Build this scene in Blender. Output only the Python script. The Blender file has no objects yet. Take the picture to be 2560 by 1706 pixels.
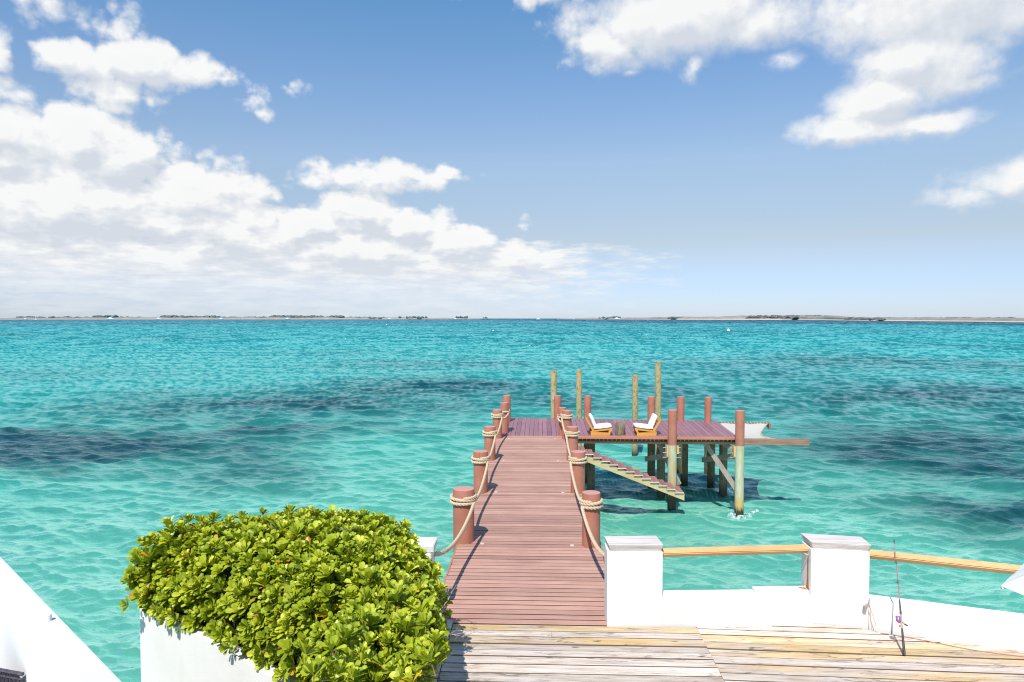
import bpy, bmesh, math, random
import numpy as np
from mathutils import Vector, Matrix

sc = bpy.context.scene
COL = sc.collection
R = math.radians
rnd = random.Random(7)

# ------------------------------------------------------------------ camera
cam_d = bpy.data.cameras.new('camera')
cam = bpy.data.objects.new('camera', cam_d)
COL.objects.link(cam)
cam.location = (0, 0, 6.2)
cam_d.sensor_width = 36
cam_d.lens = 24
cam_d.clip_start = 0.05
cam_d.clip_end = 80000
cam.rotation_euler = (R(90) - math.atan(56.5 / 1706.7), 0, R(2.04))
sc.camera = cam

# ------------------------------------------------------------------ exposure
sc.view_settings.view_transform = 'Standard'
sc.view_settings.look = 'None'
sc.view_settings.gamma = 1
sc.view_settings.exposure = 0.10
sc.cycles.use_denoising = True
sc.cycles.filter_width = 1.15
sc.cycles.max_bounces = 8
sc.cycles.transparent_max_bounces = 12

# ------------------------------------------------------------------ sun
SUN = Vector((-0.165, -0.66, 0.89)).normalized()
sun_d = bpy.data.lights.new('sun', 'SUN')
sun_d.energy = 4.9
sun_d.angle = R(0.5)
sun_d.color = (1.0, 0.955, 0.89)
sun = bpy.data.objects.new('sun', sun_d)
COL.objects.link(sun)
sun.rotation_euler = (-SUN).to_track_quat('-Z', 'Y').to_euler()


# ------------------------------------------------------------------ node helper
class NT:
    def __init__(s, tree):
        s.t = tree; s.n = tree.nodes; s.l = tree.links

    def node(s, typ, **kw):
        n = s.n.new(typ)
        for k, v in kw.items():
            if k == 'ins':
                for a, b in v.items():
                    if hasattr(b, 'links') or isinstance(b, bpy.types.NodeSocket):
                        s.l.new(b, n.inputs[a])
                    else:
                        n.inputs[a].default_value = b
            else:
                setattr(n, k, v)
        return n

    def m(s, op, a, b=0.0, c=0.0, clamp=False):
        n = s.node('ShaderNodeMath', operation=op, use_clamp=clamp)
        for i, x in enumerate((a, b, c)):
            if isinstance(x, bpy.types.NodeSocket): s.l.new(x, n.inputs[i])
            else: n.inputs[i].default_value = x
        return n.outputs[0]

    def vm(s, op, a, b=(0, 0, 0), c=(0, 0, 0), out=0):
        n = s.node('ShaderNodeVectorMath', operation=op)
        for i, x in enumerate((a, b, c)):
            if isinstance(x, bpy.types.NodeSocket): s.l.new(x, n.inputs[i])
            else: n.inputs[i].default_value = x
        return n.outputs[out]

    def noise(s, vec, scale, detail=4, rough=0.55, dist=0.0, color=False, dims='3D'):
        n = s.node('ShaderNodeTexNoise', noise_dimensions=dims)
        s.l.new(vec, n.inputs['Vector'])
        n.inputs['Scale'].default_value = scale
        n.inputs['Detail'].default_value = detail
        n.inputs['Roughness'].default_value = rough
        n.inputs['Distortion'].default_value = dist
        return n.outputs['Color' if color else 'Fac']

    def ramp(s, fac, stops, interp='LINEAR'):
        n = s.node('ShaderNodeValToRGB')
        n.color_ramp.interpolation = interp
        el = n.color_ramp.elements
        while len(el) > 1: el.remove(el[-1])
        el[0].position = stops[0][0]; el[0].color = (*stops[0][1], 1)
        for p, c in stops[1:]:
            e = el.new(p); e.color = (*c, 1)
        s.l.new(fac, n.inputs[0])
        return n.outputs[0]

    def mix(s, fac, a, b, mode='MIX'):
        n = s.node('ShaderNodeMix', data_type='RGBA', blend_type=mode)
        for i, x in ((0, fac), (6, a), (7, b)):
            if isinstance(x, bpy.types.NodeSocket): s.l.new(x, n.inputs[i])
            elif i == 0: n.inputs[i].default_value = x
            else: n.inputs[i].default_value = (*x, 1)
        return n.outputs[2]

    def mr(s, v, a, b, c=0.0, d=1.0, smooth=False):
        n = s.node('ShaderNodeMapRange', clamp=True)
        if smooth: n.interpolation_type = 'SMOOTHSTEP'
        s.l.new(v, n.inputs[0])
        for i, x in enumerate((a, b, c, d)): n.inputs[i + 1].default_value = x
        return n.outputs[0]


# ------------------------------------------------------------------ sky and clouds
world = bpy.data.worlds.new("World")
sc.world = world
world.use_nodes = True
W = NT(world.node_tree)
W.n.clear()
sky = W.node('ShaderNodeTexSky', sky_type='NISHITA')
sky.sun_disc = False
sky.sun_elevation = math.asin(SUN.z)
sky.sun_rotation = math.atan2(SUN.x, SUN.y)
sky.altitude = 0
sky.air_density = 1.0
sky.dust_density = 0.15
sky.ozone_density = 1.2

# clouds: (azimuth, tan elevation, radius az, radius el, weight)
BL = [(-.615, .380, .075, .034, .62), (-.575, .365, .05, .02, .5), (-.54, .322, .095, .038, 1.45), (-.48, .318, .06, .032, 1.1), (-.60, .318, .05, .028, 1.0), (-.555, .29, .06, .026, .9), (-.565, .272, .035, .02, .45),
      (-.425, .318, .045, .012, .45), (-.350, .316, .040, .014, .52), (-.375, .303, .030, .022, .48), (-.395, .300, .020, .020, .42), (-.385, .285, .025, .012, .40),
      (-.69, .29, .025, .06, .6), (-.70, .21, .13, .065, 1.5), (-.595, .222, .075, .050, 1.6), (-.55, .20, .07, .05, 1.4), (-.61, .14, .22, .075, 1.5),
      (-.47, .160, .11, .055, 1.35), (-.44, .115, .20, .055, 1.4), (-.40, .175, .05, .025, .7), (-.44, .20, .035, .022, .45),
      (-.27, .200, .09, .024, .80), (-.17, .210, .085, .020, .78), (-.21, .198, .10, .022, .75), (-.13, .218, .035, .014, .6),
      (-.25, .150, .075, .040, 1.6), (-.32, .130, .070, .036, 1.5), (-.18, .130, .07, .040, 1.5), (-.26, .100, .19, .042, 1.4),
      (-.12, .108, .07, .036, 1.4), (-.04, .092, .07, .026, 1.1), (-.088, .108, .022, .018, .9), (-.02, .135, .014, .010, .30),
      (.20, .420, .16, .062, 1.7), (.11, .385, .07, .036, 1.2), (.13, .355, .03, .010, .7), (.225, .355, .022, .035, .75), (.31, .40, .10, .040, 1.3), (.335, .347, .035, .014, .6),
      (.53, .40, .17, .085, 1.8), (.50, .32, .09, .060, 1.7), (.45, .275, .075, .040, 1.6), (.41, .245, .075, .022, 1.5), (.49, .240, .085, .020, 1.4),
      (.54, .285, .07, .022, .9), (.61, .165, .075, .030, 1.3), (.55, .145, .06, .016, .8), (.01, .47, .05, .03, .8), (-.12, .47, .02, .01, .3),
      (.12, .066, .03, .012, .6), (.06, .075, .03, .010, .5), (.35, .60, .5, .10, 1.0), (-.4, .66, .4, .09, .9)]


def cloud_group():
    g = bpy.data.node_groups.new('cloud_density', 'ShaderNodeTree')
    g.interface.new_socket('P', in_out='INPUT', socket_type='NodeSocketVector')
    g.interface.new_socket('D', in_out='OUTPUT', socket_type='NodeSocketFloat')
    G = NT(g)
    gi = G.node('NodeGroupInput'); go = G.node('NodeGroupOutput')
    p = gi.outputs[0]
    sep = G.node('ShaderNodeSeparateXYZ'); G.l.new(p, sep.inputs[0])
    wa = G.noise(p, 14, 5, .6, color=True)
    wv = G.vm('MULTIPLY', G.vm('SUBTRACT', wa, (.5, .5, .5)), (.075, .045, 0))
    q = G.vm('ADD', p, wv)
    cur = None
    for (u, v, ru, rv, w) in BL:
        if u > .08: ru *= 1.18; rv *= 1.24
        if u < -.4 and v < .25: ru *= 1.06; rv *= 1.06
        a = G.vm('MULTIPLY_ADD', q, (1 / ru, 1 / rv, 0), (-u / ru, -v / rv, 0))
        ln = G.vm('LENGTH', a, out=1)
        b = G.m('MULTIPLY_ADD', ln, -w, w)
        cur = b if cur is None else G.m('SMOOTH_MAX', cur, b, .12)
    # low bank towards the horizon on the left, its density falls off to the right
    lowu = G.mr(sep.outputs[0], -.15, .36, 1.0, 0.0, smooth=True)
    lowb = G.m('MULTIPLY', G.mr(sep.outputs[1], .0, .055, .62, 1.0, smooth=True), G.mr(sep.outputs[1], .085, .13, 1.0, 0.0, smooth=True))
    low = G.m('MULTIPLY', G.m('MULTIPLY', lowu, lowb), .90)
    # scattered high streaks elsewhere on the sky dome (outside the photographed part)
    cur = G.m('MAXIMUM', cur, -1.6)
    # puffy noise, squeezed vertically low down so far banks read as layered
    lv = G.m('LOGARITHM', G.m('ADD', G.m('MAXIMUM', sep.outputs[1], 0.0), .035), 2.718)
    cmb = G.node('ShaderNodeCombineXYZ')
    G.l.new(sep.outputs[0], cmb.inputs[0]); G.l.new(G.m('MULTIPLY', lv, .33), cmb.inputs[1])
    n1 = G.noise(cmb.outputs[0], 15, 10, .58)
    n2 = G.noise(p, 22, 10, .62)
    cm2 = G.node('ShaderNodeCombineXYZ')
    G.l.new(G.m('MULTIPLY', sep.outputs[0], 1.0), cm2.inputs[0]); G.l.new(G.m('MULTIPLY', sep.outputs[1], 5.0), cm2.inputs[1])
    n3 = G.noise(cm2.outputs[0], 17, 8, .6)
    nn = G.m('ADD', G.m('MULTIPLY', n1, .5), G.m('MULTIPLY', n2, .5))
    # cauliflower billows
    wb = G.vm('ADD', cmb.outputs[0], G.vm('MULTIPLY', G.vm('SUBTRACT', G.noise(cmb.outputs[0], 40, 3, .5, color=True), (.5, .5, .5)), (.022, .022, 0)))
    bil = None
    for sc_, am in ((17, .5), (38, .32), (80, .18)):
        vn = G.node('ShaderNodeTexVoronoi', feature='F1', voronoi_dimensions='2D'); vn.inputs['Scale'].default_value = sc_
        G.l.new(wb, vn.inputs['Vector'])
        q_ = G.m('MULTIPLY_ADD', G.m('POWER', vn.outputs['Distance'], 1.6), -am, am * .45)
        bil = q_ if bil is None else G.m('ADD', bil, q_)
    bilw = G.mr(sep.outputs[0], .0, .12, 1.0, .35)
    nn = G.m('ADD', G.m('MULTIPLY', nn, .85), G.m('MULTIPLY_ADD', G.m('MULTIPLY', bil, bilw), .62, .025))
    hi = G.m('ADD', cur, G.m('MULTIPLY_ADD', nn, 1.7, -.98))
    hi = G.m('MULTIPLY', hi, G.mr(sep.outputs[1], .03, .09, .6, 1.0))
    gate = G.m('MINIMUM', G.m('MULTIPLY', low, 5.0), 1.0)
    lo = G.m('ADD', low, G.m('MULTIPLY_ADD', n3, 1.9, -1.18))
    lo = G.m('ADD', lo, G.m('MULTIPLY_ADD', gate, 1.2, -1.2))
    G.l.new(G.m('MAXIMUM', hi, lo), go.inputs[0])
    return g


CG = cloud_group()
tc = W.node('ShaderNodeTexCoord')
sp = W.node('ShaderNodeSeparateXYZ'); W.l.new(tc.outputs['Generated'], sp.inputs[0])
hx = W.m('SQRT', W.m('ADD', W.m('MULTIPLY', sp.outputs[0], sp.outputs[0]), W.m('MULTIPLY', sp.outputs[1], sp.outputs[1])))
az = W.m('ARCTAN2', sp.outputs[0], sp.outputs[1])
tv = W.m('DIVIDE', sp.outputs[2], W.m('MAXIMUM', hx, .02))
pv = W.node('ShaderNodeCombineXYZ'); W.l.new(az, pv.inputs[0]); W.l.new(tv, pv.inputs[1])


def dens(vec):
    n = W.node('ShaderNodeGroup'); n.node_tree = CG
    W.l.new(vec, n.inputs[0])
    return n.outputs[0]


d0 = dens(pv.outputs[0])
d1 = dens(W.vm('ADD', pv.outputs[0], (-.010, .020, 0)))
mask = W.mr(W.m('MULTIPLY', d0, W.mr(az, 0, .12, 1.0, .60)), -.06, .50, 0.0, 1.0, smooth=True)
mask = W.m('MULTIPLY', mask, W.mr(tv, .0, .07, .30, .97))
thick = W.mr(d0, .2, 1.3, 0.0, 1.0, smooth=True)
shade = W.m('MULTIPLY_ADD', W.m('SUBTRACT', d0, d1), 1.5, .64, clamp=True)
shade = W.m('SUBTRACT', shade, W.m('MULTIPLY', thick, .10))
ccol = W.ramp(shade, [(0.0, (.68, .725, .79)), (.35, (.765, .80, .85)), (.60, (.84, .86, .885)), (.95, (.97, .97, .96))])
ccol = W.mix(W.mr(tv, .0, .10, .65, 0.0), ccol, (.80, .845, .90))
bg1 = W.node('ShaderNodeBackground'); bg1.inputs[1].default_value = 0.1275
# photographed sky is a touch more cyan-blue than the raw model
corr = W.ramp(tv, [(0.0, (.50, .625, 1.02)), (.05, (.58, .665, .95)), (.11, (.80, .72, .73)), (.225, (1.07, 1.01, .96)), (.33, (.96, 1.06, 1.04)), (.45, (.77, 1.07, 1.04)), (1.0, (.60, .98, 1.0))])
skyc = W.mix(1.0, sky.outputs[0], corr, 'MULTIPLY')
skyc = W.mix(1.0, skyc, W.ramp(tv, [(0, (1, 1, 1)), (.2, (1, 1, 1.0)), (.45, (.98, .98, 1.0))]), 'MULTIPLY')
skyc = W.vm('MULTIPLY', skyc, W.ramp(tv, [(0.0, (.83, .83, .83)), (.2, (.83, .83, .83)), (.45, (.83, .85, .97))]))
skyc = W.vm('MULTIPLY', skyc, (1.205, 1.205, 1.205))
W.l.new(skyc, bg1.inputs[0])
bg2 = W.node('ShaderNodeBackground'); bg2.inputs[1].default_value = 0.93
W.l.new(ccol, bg2.inputs[0])
ms = W.node('ShaderNodeMixShader')
W.l.new(mask, ms.inputs[0]); W.l.new(bg1.outputs[0], ms.inputs[1]); W.l.new(bg2.outputs[0], ms.inputs[2])
wo = W.node('ShaderNodeOutputWorld'); W.l.new(ms.outputs[0], wo.inputs[0])


# ------------------------------------------------------------------ tagging
def tag(o, label=None, cat=None, group=None, kind=None):
    if label: o['label'] = label
    if cat: o['category'] = cat
    if group: o['group'] = group
    if kind: o['kind'] = kind
    return o


def empty(name, loc, label, cat, group=None, rz=0.0):
    o = bpy.data.objects.new(name, None)
    COL.objects.link(o)
    o.location = loc; o.rotation_euler = (0, 0, rz)
    o.empty_display_size = .2
    tag(o, label, cat, group)
    return o


class MB:
    """collects faces in world coordinates; every vertex carries a tone value"""
    def __init__(s): s.v = []; s.f = []; s.t = []; s.tone = .5; s.sm = []

    def add(s, vs, fs, smooth=False):
        b = len(s.v)
        s.v += [tuple(v) for v in vs]
        s.t += [s.tone] * len(vs)
        s.f += [tuple(b + i for i in f) for f in fs]
        s.sm += [smooth] * len(fs)
        return s

    def hexa(s, p):
        return s.add(p, [(0, 3, 2, 1), (4, 5, 6, 7), (0, 1, 5, 4), (1, 2, 6, 5), (2, 3, 7, 6), (3, 0, 4, 7)])

    def box(s, x0, x1, y0, y1, z0, z1):
        return s.hexa([(x0, y0, z0), (x1, y0, z0), (x1, y1, z0), (x0, y1, z0), (x0, y0, z1), (x1, y0, z1), (x1, y1, z1), (x0, y1, z1)])

    def prism(s, poly, z0, z1):
        n = len(poly)
        s.add([(x, y, z0) for x, y in poly] + [(x, y, z1) for x, y in poly],
              [tuple(reversed(range(n))), tuple(range(n, 2 * n))] + [(i, (i + 1) % n, n + (i + 1) % n, n + i) for i in range(n)])
        return s

    def bar(s, a, b, w, h, up=(0, 0, 1)):
        a = Vector(a); b = Vector(b); d = (b - a).normalized()
        u = Vector(up)
        if abs(d.dot(u)) > .95: u = Vector((0, 1, 0))
        r = d.cross(u).normalized() * (w / 2); u = r.cross(d).normalized() * (h / 2)
        return s.hexa([a - r - u, a + r - u, a + r + u, a - r + u, b - r - u, b + r - u, b + r + u, b - r + u])

    def tube(s, pts, rad, n=8, cap=True):
        pts = [Vector(p) for p in pts]
        m = len(pts)
        rr = rad if isinstance(rad, (list, tuple)) else [rad] * m
        t0 = (pts[1] - pts[0]).normalized()
        ref = Vector((0, 0, 1)) if abs(t0.z) < .9 else Vector((1, 0, 0))
        nrm = t0.cross(ref).normalized()
        vs = []
        for i, p in enumerate(pts):
            t = (pts[min(i + 1, m - 1)] - pts[max(i - 1, 0)]).normalized()
            nrm = (nrm - t * nrm.dot(t)).normalized()
            b = t.cross(nrm)
            for k in range(n):
                a = 2 * math.pi * k / n
                vs.append(p + (nrm * math.cos(a) + b * math.sin(a)) * rr[i])
        fs = [(i * n + k, i * n + (k + 1) % n, (i + 1) * n + (k + 1) % n, (i + 1) * n + k) for i in range(m - 1) for k in range(n)]
        if cap: fs += [tuple(reversed(range(n))), tuple(range((m - 1) * n, m * n))]
        return s.add(vs, fs, True)

    def lathe(s, cx, cy, prof, n=24, wob=0.0, lean=(0, 0)):
        ph = rnd.uniform(0, 6)
        vs = []
        z0 = prof[0][1]
        for r, z in prof:
            for k in range(n):
                a = 2 * math.pi * k / n
                q = r * (1 + wob * math.sin(2 * a + ph + z * .7) + wob * .6 * math.sin(3 * a + ph * 2))
                vs.append((cx + q * math.cos(a) + lean[0] * (z - z0), cy + q * math.sin(a) + lean[1] * (z - z0), z))
        m = len(prof)
        fs = [(i * n + k, i * n + (k + 1) % n, (i + 1) * n + (k + 1) % n, (i + 1) * n + k) for i in range(m - 1) for k in range(n)]
        fs += [tuple(reversed(range(n))), tuple(range((m - 1) * n, m * n))]
        return s.add(vs, fs, True)

    def build(s, name, mat, parent=None, bevel=0.0, seg=2, flat=False):
        me = bpy.data.meshes.new(name)
        me.from_pydata(s.v, [], s.f)
        me.polygons.foreach_set('use_smooth', [x and not flat for x in s.sm])
        a = me.attributes.new('tone', 'FLOAT', 'POINT')
        a.data.foreach_set('value', s.t)
        me.update()
        if bevel:
            bm = bmesh.new(); bm.from_mesh(me)
            es = [e for e in bm.edges if len(e.link_faces) == 2 and e.calc_face_angle(0) > .6]
            bmesh.ops.bevel(bm, geom=es, offset=bevel, segments=seg, affect='EDGES', clamp_overlap=True)
            bm.to_mesh(me); bm.free()
        me.materials.append(mat)
        o = bpy.data.objects.new(name, me)
        COL.objects.link(o)
        if parent is not None:
            o.parent = parent
            top = parent
            mw = Matrix.Identity(4)
            chain = []
            while top is not None:
                chain.append(top); top = top.parent
            for q in reversed(chain):
                mw = mw @ (Matrix.Translation(q.location) @ q.rotation_euler.to_matrix().to_4x4())
            o.matrix_parent_inverse = Matrix.Identity(4)
            me.transform(mw.inverted())
        if s.sm and any(s.sm) and not flat:
            try: me.set_sharp_from_angle(angle=R(38))
            except Exception: pass
        return o


# ------------------------------------------------------------------ materials
def mat(name):
    m = bpy.data.materials.new(name); m.use_nodes = True
    t = NT(m.node_tree); t.n.clear()
    out = t.node('ShaderNodeOutputMaterial')
    b = t.node('ShaderNodeBsdfPrincipled')
    t.l.new(b.outputs[0], out.inputs[0])
    return m, t, b, out


def coords(t, sx=1, sy=1, sz=1):
    g = t.node('ShaderNodeNewGeometry')
    return t.vm('MULTIPLY', g.outputs['Position'], (sx, sy, sz))


def bump(t, b, h, strength, dist):
    n = t.node('ShaderNodeBump'); n.inputs['Strength'].default_value = strength; n.inputs['Distance'].default_value = dist
    t.l.new(h, n.inputs['Height']); t.l.new(n.outputs[0], b.inputs['Normal'])
    return n


def grain_mat(name, base, light, dark, axis, rough=.7, streak=.5, tone_amt=.35, bstr=.35, alt=None, spec=.3, spots=0.0, edge=0.0):
    """painted or bare boards: fine grain along an axis, worn patches, a tone of its own for each board"""
    m, t, b, out = mat(name)
    s = [30, 30, 30]; s[axis] = 1.6
    at = t.node('ShaderNodeAttribute', attribute_name='tone')
    p = coords(t, *s)
    off = t.node('ShaderNodeCombineXYZ')
    t.l.new(t.m('MULTIPLY', at.outputs['Fac'], 37.0), off.inputs[(axis + 1) % 3])
    t.l.new(t.m('MULTIPLY', at.outputs['Fac'], 91.0), off.inputs[axis])
    p = t.vm('ADD', p, off.outputs[0])
    g1 = t.noise(p, 1.0, 6, .65)
    g2 = t.noise(coords(t), 1.3, 5, .6)
    f = t.mr(g1, .32, .68)
    c = t.mix(t.m('MULTIPLY', f, streak), base, light)
    c = t.mix(t.m('MULTIPLY', t.mr(g2, .45, .7), .45), c, dark)
    tn = t.m('MULTIPLY_ADD', t.m('SUBTRACT', at.outputs['Fac'], .5), tone_amt, 1.0)
    if alt is not None:
        c = t.mix(t.mr(at.outputs['Fac'], .62, .95), c, alt)
    cc = t.node('ShaderNodeCombineColor')
    for i in range(3): t.l.new(tn, cc.inputs[i])
    c = t.mix(1.0, c, cc.outputs[0], 'MULTIPLY')
    if spots:
        g3 = t.noise(coords(t), 38, 3, .7)
        c = t.mix(t.m('MULTIPLY', t.mr(g3, .62, .7), spots), c, dark)
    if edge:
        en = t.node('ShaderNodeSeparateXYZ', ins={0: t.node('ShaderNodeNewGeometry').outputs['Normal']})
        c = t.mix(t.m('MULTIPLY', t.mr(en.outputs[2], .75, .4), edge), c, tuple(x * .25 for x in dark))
    t.l.new(c, b.inputs['Base Color'])
    b.inputs['Roughness'].default_value = rough
    b.inputs['Specular IOR Level'].default_value = spec
    bump(t, b, g1, bstr, .006)
    return m


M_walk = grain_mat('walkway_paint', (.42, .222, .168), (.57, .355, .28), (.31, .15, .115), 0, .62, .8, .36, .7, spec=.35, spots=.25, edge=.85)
M_plat = grain_mat('platform_view_tone', (.27, .125, .15), (.36, .19, .21), (.21, .09, .11), 1, .5, .6, .35, .4, spec=.4)  # same boards as the walkway; darker look at grazing view put into colour
M_tread = grain_mat('tread_paint', (.33, .15, .125), (.42, .21, .18), (.25, .11, .10), 1, .6, .6, .2, .3)
M_fascia = grain_mat('fascia_paint', (.47, .18, .11), (.54, .24, .15), (.38, .13, .08), 0, .55, .5, .15, .2)
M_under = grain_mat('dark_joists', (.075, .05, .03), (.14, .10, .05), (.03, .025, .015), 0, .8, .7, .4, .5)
M_beamw = grain_mat('worn_beam', (.20, .115, .075), (.40, .25, .17), (.09, .055, .04), 0, .8, .9, .3, .6)
M_greywood = grain_mat('weathered_cap', (.50, .43, .39), (.80, .75, .71), (.26, .19, .16), 0, .85, .95, .15, .8, spec=.2)
M_brace = grain_mat('brace_timber', (.30, .25, .20), (.45, .40, .34), (.16, .13, .10), 2, .85, .8, .3, .6)
M_rail = grain_mat('rail_timber', (.60, .33, .125), (.72, .47, .24), (.36, .18, .07), 0, .6, .8, .1, .35)
M_teak = grain_mat('golden_teak', (.62, .285, .055), (.72, .40, .10), (.50, .20, .035), 0, .45, .6, .15, .2)
M_string = grain_mat('stringer_timber', (.50, .37, .16), (.60, .52, .34), (.42, .27, .10), 0, .8, .8, .1, .4)
M_step = grain_mat('pale_step_edge', (.56, .53, .54), (.68, .66, .66), (.38, .35, .35), 0, .8, .8, .1, .3)


def mk_post_paint():
    m, t, b, out = mat('terracotta_post_paint')
    g = t.node('ShaderNodeNewGeometry')
    sep = t.node('ShaderNodeSeparateXYZ'); t.l.new(g.outputs['Position'], sep.inputs[0])
    n1 = t.noise(coords(t), 3.0, 5, .6)
    n2 = t.noise(coords(t, 22, 22, 3), 1, 5, .65)
    red = t.mix(t.mr(n1, .35, .7), (.37, .14, .09), (.45, .185, .125))
    red = t.mix(t.m('MULTIPLY', t.mr(n2, .60, .75), .35), red, (.30, .10, .07))
    crack = t.noise(coords(t, 30, 30, 2.2), 1, 3, .5)
    red = t.mix(t.m('MULTIPLY', t.mr(crack, .70, .76), .5), red, (.16, .06, .045))
    # bare treated timber below the paint line, algae and rust colours near the water
    w = t.mix(t.mr(n2, .3, .7), (.36, .36, .22), (.52, .54, .40))
    w = t.mix(t.m('MULTIPLY', t.mr(t.noise(coords(t, 6, 6, 1.2), 1, 4, .6), .5, .66), .8), w, (.46, .34, .13))
    zz = t.m('ADD', sep.outputs[2], t.m('MULTIPLY_ADD', n2, .5, -.25))
    zz = t.m('SUBTRACT', zz, t.mr(sep.outputs[0], 5.2, 5.4, .42, 0))
    w = t.mix(t.mr(zz, .75, .45), w, (.50, .34, .12))
    w = t.mix(t.mr(zz, .32, .18), w, (.035, .04, .022))
    zp = t.m('ADD', sep.outputs[2], t.m('MULTIPLY_ADD', n2, .03, -.015))
    c = t.mix(t.mr(zp, 2.215, 2.225), w, red)
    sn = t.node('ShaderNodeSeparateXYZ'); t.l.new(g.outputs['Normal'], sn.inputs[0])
    c = t.mix(t.m('MULTIPLY', t.mr(sn.outputs[2], .8, .95), .7), c, (.62, .33, .29))  # tops lightened: faded paint, and their stronger sunlight put into the colour
    t.l.new(c, b.inputs['Base Color'])
    b.inputs['Roughness'].default_value = .6
    b.inputs['Specular IOR Level'].default_value = .3
    bump(t, b, t.m('ADD', n2, t.m('MULTIPLY', crack, .6)), .35, .012)
    return m


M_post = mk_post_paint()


def mk_bare_pile(name, a, c2, alg):
    m, t, b, out = mat(name)
    g = t.node('ShaderNodeNewGeometry')
    sep = t.node('ShaderNodeSeparateXYZ'); t.l.new(g.outputs['Position'], sep.inputs[0])
    n2 = t.noise(coords(t, 24, 24, 2), 1, 6, .7)
    n3 = t.noise(coords(t, 9, 9, 7), 1, 4, .6)
    w = t.mix(t.mr(n2, .3, .7), a, c2)
    w = t.mix(t.m('MULTIPLY', t.mr(n3, .52, .62), .7), w, alg)
    zz = t.m('ADD', sep.outputs[2], t.m('MULTIPLY_ADD', n2, .5, -.25))
    w = t.mix(t.mr(zz, .55, .2), w, (.03, .035, .02))
    t.l.new(w, b.inputs['Base Color'])
    b.inputs['Roughness'].default_value = .85
    bump(t, b, n2, .6, .02)
    return m


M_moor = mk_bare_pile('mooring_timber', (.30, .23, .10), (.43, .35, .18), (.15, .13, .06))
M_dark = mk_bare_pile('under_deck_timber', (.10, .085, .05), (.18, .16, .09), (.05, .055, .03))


def mk_stucco(name, col, dirt):
    m, t, b, out = mat(name)
    n1 = t.noise(coords(t), 1.1, 5, .6)
    n2 = t.noise(coords(t), 55, 4, .6)
    n3 = t.noise(coords(t, 5, 5, .5), 1.5, 5, .65)
    c = t.mix(t.mr(n1, .4, .75), col, dirt)
    c = t.mix(t.m('MULTIPLY', t.mr(n3, .55, .75), .35), c, dirt)
    t.l.new(c, b.inputs['Base Color'])
    b.inputs['Roughness'].default_value = .85
    b.inputs['Specular IOR Level'].default_value = .2
    bump(t, b, t.m('ADD', n2, t.m('MULTIPLY', n1, 3)), .25, .006)
    return m


M_white = mk_stucco('white_stucco', (.81, .785, .745), (.71, .685, .645))
M_white3 = mk_stucco('white_planter_paint', (.84, .82, .785), (.76, .735, .70))
M_white2 = mk_stucco('white_parapet_paint', (.71, .70, .68), (.62, .605, .58))


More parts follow.
